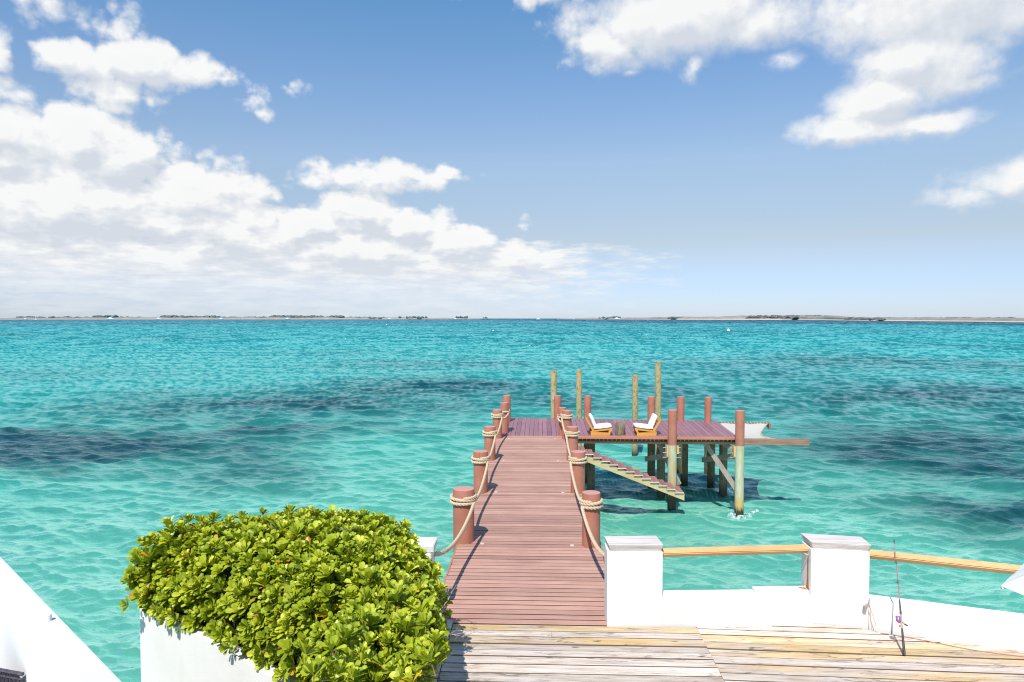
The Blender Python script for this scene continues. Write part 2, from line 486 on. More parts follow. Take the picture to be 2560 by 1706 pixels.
def mk_terrace():
    m, t, b, out = mat('bleached_deck_boards')
    at = t.node('ShaderNodeAttribute', attribute_name='tone')
    off = t.node('ShaderNodeCombineXYZ')
    t.l.new(t.m('MULTIPLY', at.outputs['Fac'], 53.0), off.inputs[0])
    t.l.new(t.m('MULTIPLY', at.outputs['Fac'], 17.0), off.inputs[2])
    P = t.vm('ADD', coords(t), off.outputs[0])
    warp = t.vm('MULTIPLY', t.vm('SUBTRACT', t.noise(t.vm('MULTIPLY', P, (3.4, 9, 1)), 1, 3, .5, color=True), (.5, .5, .5)), (0, .05, 0))
    P2 = t.vm('ADD', P, warp)
    g1 = t.noise(t.vm('MULTIPLY', P2, (3.0, 60, 1)), 1, 6, .7)
    g2 = t.noise(t.vm('MULTIPLY', P2, (1.6, 16, 1)), 1, 4, .6)
    g3 = t.noise(t.vm('MULTIPLY', P2, (.5, 3, 1)), 1, 3, .6)
    c = t.ramp(t.m('ADD', t.m('MULTIPLY', g1, .5), t.m('MULTIPLY', g2, .5)),
               [(.32, (.30, .20, .14)), (.41, (.47, .36, .28)), (.48, (.60, .50, .41)), (.56, (.69, .61, .53)), (.68, (.77, .71, .64))])
    c = t.mix(t.m('MULTIPLY', t.mr(g3, .5, .68), .45), c, (.62, .55, .54))
    # honey-coloured newer boards
    yl = t.mix(t.mr(g2, .35, .65), (.62, .40, .17), (.78, .60, .34))
    yl = t.mix(t.mr(g1, .36, .28), yl, (.30, .19, .09))
    ymask = t.m('MULTIPLY', t.mr(at.outputs['Fac'], .78, .90), t.mr(t.noise(t.vm('MULTIPLY', P, (.9, 6, 1)), 1, 3, .5), .38, .56, .15, 1))
    c = t.mix(ymask, c, yl)
    # knots
    v = t.node('ShaderNodeTexVoronoi', feature='F1'); v.inputs['Scale'].default_value = 1.0
    kp = t.vm('MULTIPLY', P2, (2.6, 8.0, 1))
    t.l.new(kp, v.inputs['Vector'])
    kn = t.noise(t.vm('MULTIPLY', P, (14, 40, 1)), 1, 3, .6)
    kd = t.m('ADD', v.outputs['Distance'], t.m('MULTIPLY_ADD', kn, .16, -.08))
    k = t.m('MULTIPLY', t.mr(kd, .15, .06), t.mr(t.node('ShaderNodeSeparateColor', ins={0: v.outputs['Color']}).outputs[0], .45, .55))
    c = t.mix(t.m('MULTIPLY', k, .85), c, (.17, .10, .07))
    # splits
    sp_ = t.noise(t.vm('MULTIPLY', P2, (1.4, 16, 1)), 1, 3, .5)
    cr = t.mr(t.m('ABSOLUTE', t.m('SUBTRACT', sp_, .5)), .020, .007)
    crm = t.noise(t.vm('MULTIPLY', P, (1.3, 5, 1)), 1, 3, .6)
    cr = t.m('MULTIPLY', cr, t.mr(crm, .48, .60))
    c = t.mix(t.m('MULTIPLY', cr, .75), c, (.14, .09, .065))
    tn = t.m('MULTIPLY_ADD', t.m('FRACT', t.m('MULTIPLY', at.outputs['Fac'], 7.31)), .34, .82)
    cc = t.node('ShaderNodeCombineColor')
    for i in range(3): t.l.new(tn, cc.inputs[i])
    c = t.mix(1.0, c, cc.outputs[0], 'MULTIPLY')
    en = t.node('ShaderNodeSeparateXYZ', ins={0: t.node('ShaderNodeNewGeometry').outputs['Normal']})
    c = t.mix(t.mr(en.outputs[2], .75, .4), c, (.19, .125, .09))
    t.l.new(c, b.inputs['Base Color'])
    b.inputs['Roughness'].default_value = .8
    b.inputs['Specular IOR Level'].default_value = .2
    pass
    h = t.m('SUBTRACT', t.m('ADD', g1, t.m('MULTIPLY', g2, .7)), t.m('MULTIPLY', t.m('MAXIMUM', cr, k), .8))
    bump(t, b, h, .7, .012)
    return m


M_terr = mk_terrace()


def simple(name, col, rough=.6, spec=.3, metal=0.0, var=.12, nscale=12, bstr=.15, bd=.004):
    m, t, b, out = mat(name)
    n = t.noise(coords(t), nscale, 5, .6)
    d = tuple(c * (1 - var * 2) for c in col)
    c = t.mix(t.mr(n, .35, .65), col, d)
    t.l.new(c, b.inputs['Base Color'])
    b.inputs['Roughness'].default_value = rough
    b.inputs['Specular IOR Level'].default_value = spec
    b.inputs['Metallic'].default_value = metal
    bump(t, b, n, bstr, bd)
    return m


M_rope = simple('manila_rope', (.66, .52, .35), .85, .15, 0, .12, 60, .5, .003)
M_cush = simple('white_cushion_fabric', (.84, .83, .84), .9, .1, 0, .03, 40, .2, .004)
M_metal = simple('galvanised_bolt', (.55, .54, .52), .45, .5, .8, .1)
M_light = simple('deck_light_lens', (.62, .52, .46), .35, .6, 0, .05)
M_black = simple('black_rod_grip', (.045, .04, .045), .5, .4)
M_pink = simple('pink_rod_blank', (.50, .17, .20), .35, .5)
M_purple = simple('purple_reel_metal', (.42, .16, .50), .3, .6, .3)
M_orange = simple('orange_reel_foot', (.80, .16, .03), .4, .5)
M_wire = simple('salmon_wire', (.52, .22, .17), .6, .3)
M_shell = simple('grey_fixture_plastic', (.40, .37, .36), .7, .3)
M_rust = simple('rust_stain', (.66, .24, .03), .9, .1, 0, .25, 25)
M_canvas = simple('white_canvas', (.80, .79, .79), .9, .1, 0, .03, 30, .25, .004)
M_wicker = simple('grey_wicker', (.10, .09, .11), .6, .3, 0, .3, 70, .5, .004)
M_soil = simple('dark_soil', (.05, .038, .028), .95, .1, 0, .3, 18, .6, .03)
M_twig = simple('dry_twig', (.30, .22, .17), .85, .1, 0, .25, 20)
M_boat = simple('white_hull', (.86, .86, .86), .4, .4)
M_glassd = simple('dark_cabin_glass', (.05, .06, .08), .2, .5)
M_buoy = simple('pale_buoy', (.82, .76, .72), .5, .4)
M_slab = simple('concrete_slab', (.42, .40, .38), .9, .2)


def mk_stump():
    m, t, b, out = mat('driftwood_stump')
    n = t.noise(coords(t, 14, 14, 3), 1, 6, .7)
    n2 = t.noise(coords(t), 9, 5, .6)
    c = t.mix(t.mr(n, .35, .65), (.10, .075, .05), (.30, .235, .15))
    c = t.mix(t.m('MULTIPLY', t.mr(n2, .5, .65), .5), c, (.20, .19, .11))
    t.l.new(c, b.inputs['Base Color']); b.inputs['Roughness'].default_value = .9
    bump(t, b, n, .9, .03)
    return m


M_stump = mk_stump()


def mk_net():
    m, t, b, out = mat('white_net')
    b.inputs['Base Color'].default_value = (.58, .56, .49, 1); b.inputs['Roughness'].default_value = .9
    g = t.node('ShaderNodeNewGeometry')
    w1 = t.node('ShaderNodeTexWave', wave_type='BANDS', bands_direction='X'); w1.inputs['Scale'].default_value = 9
    w2 = t.node('ShaderNodeTexWave', wave_type='BANDS', bands_direction='Y'); w2.inputs['Scale'].default_value = 9
    t.l.new(g.outputs['Position'], w1.inputs[0]); t.l.new(g.outputs['Position'], w2.inputs[0])
    f = t.mr(t.m('MAXIMUM', w1.outputs['Fac'], w2.outputs['Fac']), .35, .6, .62, 1.0)
    tr = t.node('ShaderNodeBsdfTransparent')
    mx = t.node('ShaderNodeMixShader'); t.l.new(f, mx.inputs[0]); t.l.new(tr.outputs[0], mx.inputs[1]); t.l.new(b.outputs[0], mx.inputs[2])
    t.l.new(mx.outputs[0], out.inputs[0])
    return m


M_net = mk_net()


def mk_leaf():
    m, t, b, out = mat('scaevola_leaf')
    at = t.node('ShaderNodeAttribute', attribute_name='tone')
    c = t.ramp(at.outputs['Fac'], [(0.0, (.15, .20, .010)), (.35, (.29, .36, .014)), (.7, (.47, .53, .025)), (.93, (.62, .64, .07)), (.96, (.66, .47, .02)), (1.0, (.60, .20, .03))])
    n = t.noise(coords(t), 30, 3, .5)
    c = t.mix(t.m('MULTIPLY', t.mr(n, .4, .7), .25), c, (.10, .17, .01))
    t.l.new(c, b.inputs['Base Color'])
    b.inputs['Roughness'].default_value = .42
    b.inputs['Specular IOR Level'].default_value = .4
    tl = t.node('ShaderNodeBsdfTranslucent')
    t.l.new(t.mix(1.0, c, (1.3, 1.25, .5), 'MULTIPLY'), tl.inputs[0])
    mx = t.node('ShaderNodeMixShader'); mx.inputs[0].default_value = .13
    t.l.new(b.outputs[0], mx.inputs[1]); t.l.new(tl.outputs[0], mx.inputs[2]); t.l.new(mx.outputs[0], out.inputs[0])
    return m


M_leaf = mk_leaf()


# ------------------------------------------------------------------ noise in numpy (seabed pattern, shores)
def vnoise(x, y, seed=0):
    xi = np.floor(x).astype(np.int64); yi = np.floor(y).astype(np.int64)
    fx = x - xi; fy = y - yi
    fx = fx * fx * (3 - 2 * fx); fy = fy * fy * (3 - 2 * fy)

    def h(a, b):
        n = (a * 374761393 + b * 668265263 + seed * 974711) & 0x7fffffff
        n = ((n ^ (n >> 13)) * 1274126177) & 0x7fffffff
        return ((n ^ (n >> 16)) & 0xffff) / 65535.0
    return (h(xi, yi) * (1 - fx) + h(xi + 1, yi) * fx) * (1 - fy) + (h(xi, yi + 1) * (1 - fx) + h(xi + 1, yi + 1) * fx) * fy


def fbm(x, y, o=5, seed=0):
    s = 0; a = .5; t = 0
    for i in range(o):
        s = s + a * vnoise(x, y, seed + i); t += a; a *= .5; x = x * 2.03 + 3.1; y = y * 2.03 + 7.7
    return s / t


# ------------------------------------------------------------------ the sea
def build_sea():
    rs = [4.0]
    while rs[-1] < 260:
        r = rs[-1]; rs.append(r + min(max(r * r / (6.2 * 683) * .62, .03), 6))
    while rs[-1] < 60000: rs.append(rs[-1] * 1.025)
    rs = np.array(rs)
    front = np.radians(np.linspace(-46, 46, 820))
    side = np.radians(np.linspace(46, 314, 90))[1:-1]
    an = np.concatenate([front, side])
    nr, na = len(rs), len(an)
    rr, aa = np.meshgrid(rs, an, indexing='ij')
    X = rr * np.sin(aa); Y = rr * np.cos(aa)
    dr = np.gradient(rs)[:, None] * np.ones_like(rr)
    dt = np.gradient(np.concatenate([front, side]))[None, :] * rr
    # the vertical screen step is the coarse one; use the larger of both cell sides
    cell = np.maximum(dr, np.abs(dt))
    dx = np.zeros_like(X); dy = np.zeros_like(X); dz = np.zeros_like(X)
    rg = np.random.RandomState(5)
    N = 150
    lam = np.exp(rg.uniform(np.log(.20), np.log(3.6), N))
    slope = np.zeros_like(X)
    for L in lam:
        th = rg.normal(-.16, .42)            # waves run in towards the shore
        k = 2 * math.pi / L
        kx, ky = k * math.sin(th), -k * math.cos(th)
        amp = .0066 * L ** .68 * rg.uniform(.5, 1.3)
        w = np.clip(L / (2.6 * cell) - .6, 0, 1)
        w *= np.clip(1.0 - (rr - 120) / 140, 0, 1)
        ph = kx * X + ky * Y + rg.uniform(0, 6.28)
        # long slow groups break the regularity of the trains
        grp = .55 + .9 * vnoise(X / (L * 4.2) + L * 9, Y / (L * 3.4), int(L * 100))
        c = np.cos(ph); s = np.sin(ph)
        dz += amp * w * grp * c
        slope -= amp * grp * (kx * np.sin(aa) + ky * np.cos(aa)) * s * (L > .28)
        q = .9 * amp * w * grp
        dx -= q * s * kx / k; dy -= q * s * ky / k
    far_w = np.clip((rr - 40) / 120, 0, 1)
    for _ in range(36):
        L = math.exp(rg.uniform(math.log(4), math.log(16))); th = rg.normal(-.16, .40); k = 2 * math.pi / L
        kx, ky = k * math.sin(th), -k * math.cos(th)
        slope -= far_w * .055 * rg.uniform(.6, 1.3) * (np.sin(aa) * math.sin(th) - np.cos(aa) * math.cos(th)) * np.sin(kx * X + ky * Y + rg.uniform(0, 6.28))
    slope /= slope[(rr > 30) & (rr < 200)].std()
    Xd = X + dx; Yd = Y + dy
    # seabed pattern: seagrass beds (dark) and bare sand (pale)
    wx = (fbm(X / 9, Y / 12, 4, 3) - .5); wy = (fbm(X / 9 + 40, Y / 12, 4, 9) - .5)
    U = X + wx * 12; V = Y + wy * 13
    weed = np.zeros_like(X)
    for (cx, cy, rx, ry, wt) in [(-26, 31.5, 14, 7.5, 1.9), (-15, 37, 10, 5, .85), (-17, 49, 19, 10, .85), (-8, 60, 17, 14, .85), (0, 50, 9, 8, .7),
                                 (20, 35, 11, 9, 1.0), (17.5, 24.5, 7, 5, .95), (35, 56, 19, 15, .95), (20, 47, 10, 7, .5), (13, 57, 12, 10, .5), (32, 38, 9, 8, .8),
                                 (50, 95, 40, 20, .6), (24, 80, 16, 14, .45), (9, 27, 5, 3.0, .35), (-60, 75, 22, 12, .25), (-12, 92, 18, 12, .45)]:
        d = np.sqrt(((U - cx) / rx) ** 2 + ((V - cy) / ry) ** 2)
        weed = np.maximum(weed, wt * np.clip(1.25 - d, 0, 1))
    pat = fbm(X / 3.1, Y / 3.1, 5, 21)
    weed = weed + (pat - .5) * .7 * np.clip(weed * 2.5, 0, 1) + np.clip(fbm(X / 26, Y / 40, 4, 31) - .56, 0, 1) * 1.2 * np.clip((rr - 40) / 60, 0, 1)
    # long bands far out
    lr = np.log(rr)
    band = fbm(aa * 3.2 + lr * .4, lr * 9.0, 4, 55)
    far = np.clip((rr - 150) / 250, 0, 1)
    weed = weed + far * np.clip(band - .5, 0, 1) * 2.2
    # dark channel in front of the right-hand shore
    sh = np.interp(aa, [-.8, -.1, .0, .12, .33, .47, .62, .8], [2600, 2600, 1800, 950, 820, 760, 640, 500])
    st = np.interp(aa, [-.8, -.3, .0, .12, .8], [.25, .5, .9, 1.0, 1.0])
    weed = np.maximum(weed, st * np.clip((rr - sh) / (sh * .12), 0, 1) * .95)
    weed = np.clip(weed, 0, 1.15)
    sand = np.clip(fbm(X / 5.5 + 9, Y / 8, 5, 77) * 1.9 - .6, 0, 1) * np.clip(1.5 - rr / 55, 0.0, 1)
    me = bpy.data.meshes.new('sea')
    nv = nr * na
    co = np.stack([Xd, Yd, dz], -1).reshape(-1).astype(np.float32)
    i = np.arange(nr - 1)[:, None]; j = np.arange(na)[None, :]; j2 = (j + 1) % na
    q = np.stack([i * na + j, (i) * na + j2, (i + 1) * na + j2, (i + 1) * na + j], -1).reshape(-1, 4)
    q = q[:, ::-1]
    nf = len(q)
    me.vertices.add(nv); me.vertices.foreach_set('co', co)
    me.loops.add(nf * 4); me.loops.foreach_set('vertex_index', q.reshape(-1).astype(np.int32))
    me.polygons.add(nf)
    me.polygons.foreach_set('loop_start', (np.arange(nf) * 4).astype(np.int32))
    me.polygons.foreach_set('loop_total', np.full(nf, 4, dtype=np.int32))
    me.polygons.foreach_set('use_smooth', np.ones(nf, dtype=bool))
    for nm, arr in (('weed', weed), ('sand', sand), ('crest', dz), ('slope', slope)):
        a = me.attributes.new(nm, 'FLOAT', 'POINT')
        a.data.foreach_set('value', arr.reshape(-1).astype(np.float32))
    me.update(calc_edges=True); me.validate()
    # material
    m = bpy.data.materials.new('sea_water'); m.use_nodes = True
    t = NT(m.node_tree); t.n.clear()
    out = t.node('ShaderNodeOutputMaterial')
    g = t.node('ShaderNodeNewGeometry')
    P = g.outputs['Position']
    dist = t.vm('LENGTH', P, out=1)
    lg = t.m('LOGARITHM', t.m('MAXIMUM', dist, 1.0), 10)
    # depth: shallow near the seawall, deeper outwards
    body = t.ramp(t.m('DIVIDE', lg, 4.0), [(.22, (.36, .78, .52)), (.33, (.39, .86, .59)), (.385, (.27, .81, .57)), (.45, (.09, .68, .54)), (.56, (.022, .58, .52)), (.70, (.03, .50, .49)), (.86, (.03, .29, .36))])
    aw = t.node('ShaderNodeAttribute', attribute_name='weed').outputs['Fac']
    asd = t.node('ShaderNodeAttribute', attribute_name='sand').outputs['Fac']
    acr = t.node('ShaderNodeAttribute', attribute_name='crest').outputs['Fac']
    fine = t.noise(t.vm('MULTIPLY', P, (.9, 1.2, 1)), 1, 5, .65)
    # slope of the wave under each point towards the shore: facing facets painted darker in the body colour, back facets mirror the sky
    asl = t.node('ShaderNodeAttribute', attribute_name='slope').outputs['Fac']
    wave_facing = t.mr(asl, -1.2, 1.0, 0, 1)
    body = t.mix(t.m('MULTIPLY', asd, .55), body, (.27, .66, .50))
    wd = t.m('ADD', aw, t.m('MULTIPLY', t.m('MULTIPLY_ADD', fine, 1.0, -.5), t.m('MULTIPLY', aw, .8)))
    wcol = t.ramp(t.m('DIVIDE', lg, 4.0), [(.35, (.003, .080, .088)), (.5, (.003, .125, .135)), (.7, (.002, .15, .20)), (.9, (.003, .09, .17))])
    body = t.mix(t.m('MULTIPLY', t.mr(wd, -.05, 1.05), .95), body, wcol)
    body = t.mix(t.m('MULTIPLY', wave_facing, t.mr(dist, 12, 50, .52, .84)), body, t.mix(t.mr(dist, 15, 80, 0, 1), (.10, .44, .50), (.10, .36, .48)), 'MULTIPLY')  # shading of the viewer-facing wave facets multiplied into the water colour
    df = t.node('ShaderNodeBsdfDiffuse')
    # ripples
    r1 = t.noise(t.vm('MULTIPLY', P, (2.6, 6.0, 1)), 1, 4, .6, .4)
    r2 = t.noise(t.vm('MULTIPLY', P, (.55, 1.3, 1)), 1, 4, .6, .3)
    r3 = t.noise(t.vm('MULTIPLY', P, (.10, .24, 1)), 1, 5, .65, .2)
    b1 = t.node('ShaderNodeBump'); b1.inputs['Distance'].default_value = .08; b1.inputs['Strength'].default_value = 1
    t.l.new(r1, b1.inputs['Height'])
    b2 = t.node('ShaderNodeBump'); b2.inputs['Distance'].default_value = .42; b2.inputs['Strength'].default_value = 1
    t.l.new(t.m('MULTIPLY', r2, t.mr(dist, 50, 160, .18, 1.0)), b2.inputs['Height']); t.l.new(b1.outputs[0], b2.inputs['Normal'])
    b3 = t.node('ShaderNodeBump'); b3.inputs['Distance'].default_value = 2.6; b3.inputs['Strength'].default_value = 1
    t.l.new(t.m('MULTIPLY', r3, t.mr(dist, 80, 300, 0.0, 1.0)), b3.inputs['Height']); t.l.new(b2.outputs[0], b3.inputs['Normal'])
    # slopes tilted to the viewer darkened in colour, standing in for their deeper look
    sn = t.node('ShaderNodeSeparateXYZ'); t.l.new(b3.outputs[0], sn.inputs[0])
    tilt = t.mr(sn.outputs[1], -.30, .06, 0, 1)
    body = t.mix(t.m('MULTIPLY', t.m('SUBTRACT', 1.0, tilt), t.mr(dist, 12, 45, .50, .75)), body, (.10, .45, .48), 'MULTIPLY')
    t.l.new(body, df.inputs[0])
    nrm = t.node('ShaderNodeCombineXYZ'); nrm.inputs[2].default_value = 1
    t.l.new(nrm.outputs[0], df.inputs['Normal'])
    gl = t.node('ShaderNodeBsdfGlossy'); gl.inputs['Roughness'].default_value = .10
    gl.inputs[0].default_value = (.88, .96, 1, 1)
    t.l.new(b3.outputs[0], gl.inputs['Normal'])
    fr = t.node('ShaderNodeFresnel'); fr.inputs[0].default_value = 1.33
    t.l.new(b3.outputs[0], fr.inputs['Normal'])
    # a choppy sea shows mostly the facets tilted to the viewer, so distant water mirrors less than a flat sheet
    ff = t.m('MULTIPLY', t.m('MINIMUM', fr.outputs[0], .58), t.m('MULTIPLY', t.mr(dist, 25, 150, .62, .34), t.m('MULTIPLY_ADD', wave_facing, t.mr(dist, 15, 60, -1.3, -1.75), t.mr(dist, 15, 60, 1.75, 2.0))))
    mx = t.node('ShaderNodeMixShader')
    t.l.new(ff, mx.inputs[0]); t.l.new(df.outputs[0], mx.inputs[1]); t.l.new(gl.outputs[0], mx.inputs[2])
    t.l.new(mx.outputs[0], out.inputs[0])
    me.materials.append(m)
    o = bpy.data.objects.new('sea', me); COL.objects.link(o)
    tag(o, kind='structure')
    return o


build_sea()

# ------------------------------------------------------------------ far shores
def at_dir(u, dist): return (dist * math.sin(u), dist * math.cos(u))


def mk_land():
    m, t, b, out = mat('shore_land')
    at = t.node('ShaderNodeAttribute', attribute_name='tone')
    n = t.noise(coords(t), .02, 4, .6)
    veg = t.mix(t.mr(n, .4, .6), (.22, .225, .19), (.30, .28, .23))
    c = t.mix(t.mr(at.outputs['Fac'], .12, .3), (.60, .46, .36), veg)
    t.l.new(c, b.inputs['Base Color']); b.inputs['Roughness'].default_value = .95
    return m


M_land = mk_land()
M_wood = simple('far_foliage', (.20, .22, .205), .95, .1, 0, .35, .06, .2, .5)  # paler and greyer: aerial haze put into the foliage colour
M_sandb = simple('far_sand', (.70, .58, .48), .95, .1, 0, .1, .05, .1, .1)


def island(path, hts, depth, seed):
    """path: (azimuth, distance) along the shoreline, hts: land height at each azimuth"""
    us = np.linspace(path[0][0], path[-1][0], 420)
    ds = np.interp(us, [p[0] for p in path], [p[1] for p in path])
    hs = np.interp(us, [p[0] for p in hts], [p[1] for p in hts])
    bm = MB(); prof = [(-.02, -.6, .0), (.0, .02, .0), (.06, .16, .0), (.10, .55, 1.), (.3, .95, 1.), (.6, 1., 1.), (1., -.2, 1.)]
    vs, tn = [], []
    for i, (u, d, h) in enumerate(zip(us, ds, hs)):
        k = .55 + .9 * float(fbm(np.array([i * .09 + seed]), np.array([.3]), 4, seed)[0])
        for a, b_, to in prof:
            x, y = at_dir(u, d + a * depth)
            vs.append((x, y, h * b_ * (k if b_ > .3 else 1))); tn.append(to)
    m = len(prof)
    fs = [(i * m + j, (i + 1) * m + j, (i + 1) * m + j + 1, i * m + j + 1) for i in range(len(us) - 1) for j in range(m - 1)]
    bm.add(vs, fs, True); bm.t = tn
    o = bm.build('island', M_land); tag(o, kind='structure')
    return us, ds, hs


L1 = island([(-.80, 5600), (-.68, 5400), (-.3, 5300), (-.08, 5600)], [(-.8, 11), (-.66, 12), (-.45, 15), (-.3, 14), (-.2, 17), (-.12, 8), (-.085, 4), (-.08, 1)], 320, 3)
L2 = island([(.03, 5600), (.10, 5000), (.20, 3700), (.34, 3300), (.45, 2000), (.62, 1330), (.8, 1000)], [(.03, 3), (.08, 12), (.095, 7), (.13, 11), (.2, 13), (.32, 19), (.36, 21), (.43, 9), (.5, 8), (.62, 6.5), (.8, 6)], 220, 8)


def woods(defs, seed):
    r = random.Random(seed); mb = MB()
    for (u0, u1, d0, h0, h1, n, w) in defs:
        for _ in range(n):
            u = r.uniform(u0, u1); d = d0 + r.uniform(60, 150)
            x, y = at_dir(u, d)
            h = r.uniform(h0, h1); ww = w * r.uniform(.5, 1.3)
            b = len(mb.v)
            vs = []; fs = []
            for k in range(5):
                ph = -.3 + k * .47
                for q in range(8):
                    a = q * math.pi / 4 + ph
                    jx = r.uniform(.75, 1.2)
                    vs.append((x + ww * math.cos(ph) * math.cos(a) * jx, y + ww * math.cos(ph) * math.sin(a) * jx, 1 + h * (math.sin(ph) * .5 + .5) * r.uniform(.85, 1.1)))
            for k in range(4):
                for q in range(8): fs.append((k * 8 + q, k * 8 + (q + 1) % 8, (k + 1) * 8 + (q + 1) % 8, (k + 1) * 8 + q))
            fs.append(tuple(range(32, 40)))
            mb.add(vs, fs)
    o = mb.build('woods', M_wood); tag(o, kind='stuff')
    return o


woods([(-.66, -.53, 5500, 10, 21, 60, 26), (-.585, -.56, 5450, 18, 30, 26, 22), (-.51, -.44, 5400, 14, 28, 80, 26), (-.44, -.36, 5400, 12, 20, 50, 28), (-.375, -.34, 5400, 18, 30, 40, 26),
       (-.34, -.28, 5350, 16, 29, 60, 28), (-.27, -.22, 5350, 10, 20, 25, 20), (-.20, -.16, 5350, 15, 24, 16, 14), (-.118, -.10, 5400, 16, 26, 9, 13), (-.078, -.072, 5500, 14, 20, 4, 9)], 5)
woods([(.09, .12, 4900, 12, 22, 12, 18), (.19, .24, 3650, 9, 15, 40, 16), (.30, .40, 3000, 13, 19, 90, 18), (.42, .60, 1900, 5, 8.5, 90, 12)], 9)


# ------------------------------------------------------------------ boats and buoys
def motorboat(u, d, L, rz, label):
    x, y = at_dir(u, d)
    e = empty('motorboat', (x, y, 0), label, 'boat', 'boats moored off the far shore')
    mb = MB(); n = 12; vs = []
    c, s = math.cos(rz), math.sin(rz)
    T = lambda a, b, z: (x + a * c - b * s, y + a * s + b * c, z)
    for lev, (zz, wf) in enumerate([(-.3, .55), (.08 * L, .9), (.16 * L, 1.0)]):
        for k in range(n):
            f = k / (n - 1)
            w = L * .15 * wf * (1 - max(0, f - .45) ** 2 / .3025) ** .5 if f < .999 else .01
            vs.append(T((f - .5) * L * (1 + .03 * lev), -w, zz + (.05 * L * f * f if lev == 2 else 0)))
        for k in range(n - 1, -1, -1):
            f = k / (n - 1)
            w = L * .15 * wf * (1 - max(0, f - .45) ** 2 / .3025) ** .5 if f < .999 else .01
            vs.append(T((f - .5) * L * (1 + .03 * lev), w, zz + (.05 * L * f * f if lev == 2 else 0)))
    m = 2 * n
    fs = [(l * m + k, l * m + (k + 1) % m, (l + 1) * m + (k + 1) % m, (l + 1) * m + k) for l in range(2) for k in range(m)]
    fs += [tuple(range(2 * m, 3 * m)), tuple(reversed(range(m)))]
    mb.add(vs, fs); mb.build('hull', M_boat, e)
    cb = MB(); z = .16 * L
    cb.hexa([T(-.28 * L, -.1 * L, z), T(.2 * L, -.1 * L, z), T(.2 * L, .1 * L, z), T(-.28 * L, .1 * L, z),
             T(-.22 * L, -.085 * L, z * 1.9), T(.06 * L, -.085 * L, z * 1.9), T(.06 * L, .085 * L, z * 1.9), T(-.22 * L, .085 * L, z * 1.9)])
    cb.build('cabin', M_boat, e)
    return e


B = [(-.6545, 5000, 22, .3, 'small white motorboat leftmost of all, just left of the sailboat mast'),
     (-.5665, 4600, 40, .2, 'larger white motorboat moored off the left island, right of the sailboat'),
     (-.5130, 4700, 34, -.2, 'white motorboat off the left island below the thick row of trees'),
     (-.4380, 4800, 32, .1, 'white motorboat off the left island under its tallest tree clump'),
     (-.3530, 4700, 34, .3, 'pale motorboat off the long bare stretch of the left island'),
     (-.2130, 5000, 28, 0, 'white motorboat off the low sandy middle of the left island'),
     (-.1180, 5000, 28, .2, 'white motorboat near the two lone tree clumps at the left island tip'),
     (.0030, 4200, 24, 0, 'white motorboat alone on the open horizon between the two islands'),
     (.0540, 4600, 20, .1, 'tiny white motorboat at the faint near end of the right island'),
     (.1170, 4200, 38, -.1, 'white motorboat off the bright buildings of the right island')]
for b_ in B: motorboat(*b_)

e = empty('sailboat', (*at_dir(-.6445, 5000), 0), 'white sailboat with a bare tall mast moored off the left island', 'sailboat')
x, y = at_dir(-.6445, 5000)
MB().hexa([(x - 8, y - 2, -.2), (x + 8, y - 2, -.2), (x + 8, y + 2, -.2), (x - 8, y + 2, -.2), (x - 9, y - 2.4, 2), (x + 11, y - .4, 2.4), (x + 11, y + .4, 2.4), (x - 9, y + 2.4, 2)]).build('hull', M_boat, e)
MB().tube([(x, y, 1.5), (x, y, 27)], 1.0, 6).build('mast', M_boat, e)


def buoy(x, y, r, label):
    mb = MB()
    prof = [(r * math.sin(a), r * .25 - r * .8 * math.cos(a)) for a in np.linspace(.15, 2.6, 9)]
    prof += [(r * .18, r * 1.05), (r * .18, r * 1.5), (r * .05, r * 1.55)]
    mb.lathe(x, y, prof, 16)
    o = mb.build('buoy', M_buoy); tag(o, label, 'buoy', 'buoys afloat on the open water')


buoy(94.5, 339.6, .85, 'larger pale buoy afloat on the right, far beyond the tall mooring pile')
buoy(-21.2, 335.5, .5, 'small pinkish buoy afloat near the middle, left of the other one')


# ------------------------------------------------------------------ walkway pier
DZ = 2.43
pier = empty('pier_walkway', (0, 8.3, DZ), 'long straight wooden walkway in worn pinkish brown paint, leading out over the water', 'pier')
mb = MB(); y = 8.30
while y < 21.80:
    mb.tone = rnd.random()
    w = .136 + rnd.uniform(-.002, .002)
    xl = -1.30 + rnd.uniform(-.006, .006); xr = 1.06 + rnd.uniform(-.006, .006)
    dz = rnd.uniform(-.002, .002)
    mb.box(xl, xr, y + .020, min(y + w, 21.85), DZ - .035 + dz, DZ + dz)
    y += .142
mb.build('decking', M_walk, pier, bevel=.004, seg=1)
for xs in (-1.33, 1.07):
    mb = MB(); mb.tone = .5
    mb.box(xs, xs + .024, 8.3, 21.7, DZ - .21, DZ - .012)
    mb.build('side_board', M_fascia, pier)
mb = MB()
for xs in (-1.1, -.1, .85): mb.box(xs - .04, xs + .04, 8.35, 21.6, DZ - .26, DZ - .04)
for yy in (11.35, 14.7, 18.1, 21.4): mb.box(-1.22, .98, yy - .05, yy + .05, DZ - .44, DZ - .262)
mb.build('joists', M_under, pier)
for (lx, ly) in [(-.90, 11.29), (.60, 11.25), (-.87, 14.71), (.58, 14.70), (-.86, 18.0), (.58, 18.0), (-.86, 21.3), (.58, 21.3)]:
    mb = MB(); mb.lathe(lx, ly, [(.036, DZ - .005), (.036, DZ + .006), (.028, DZ + .012), (.010, DZ + .014)], 16)
    mb.build('deck_light', M_light, pier)


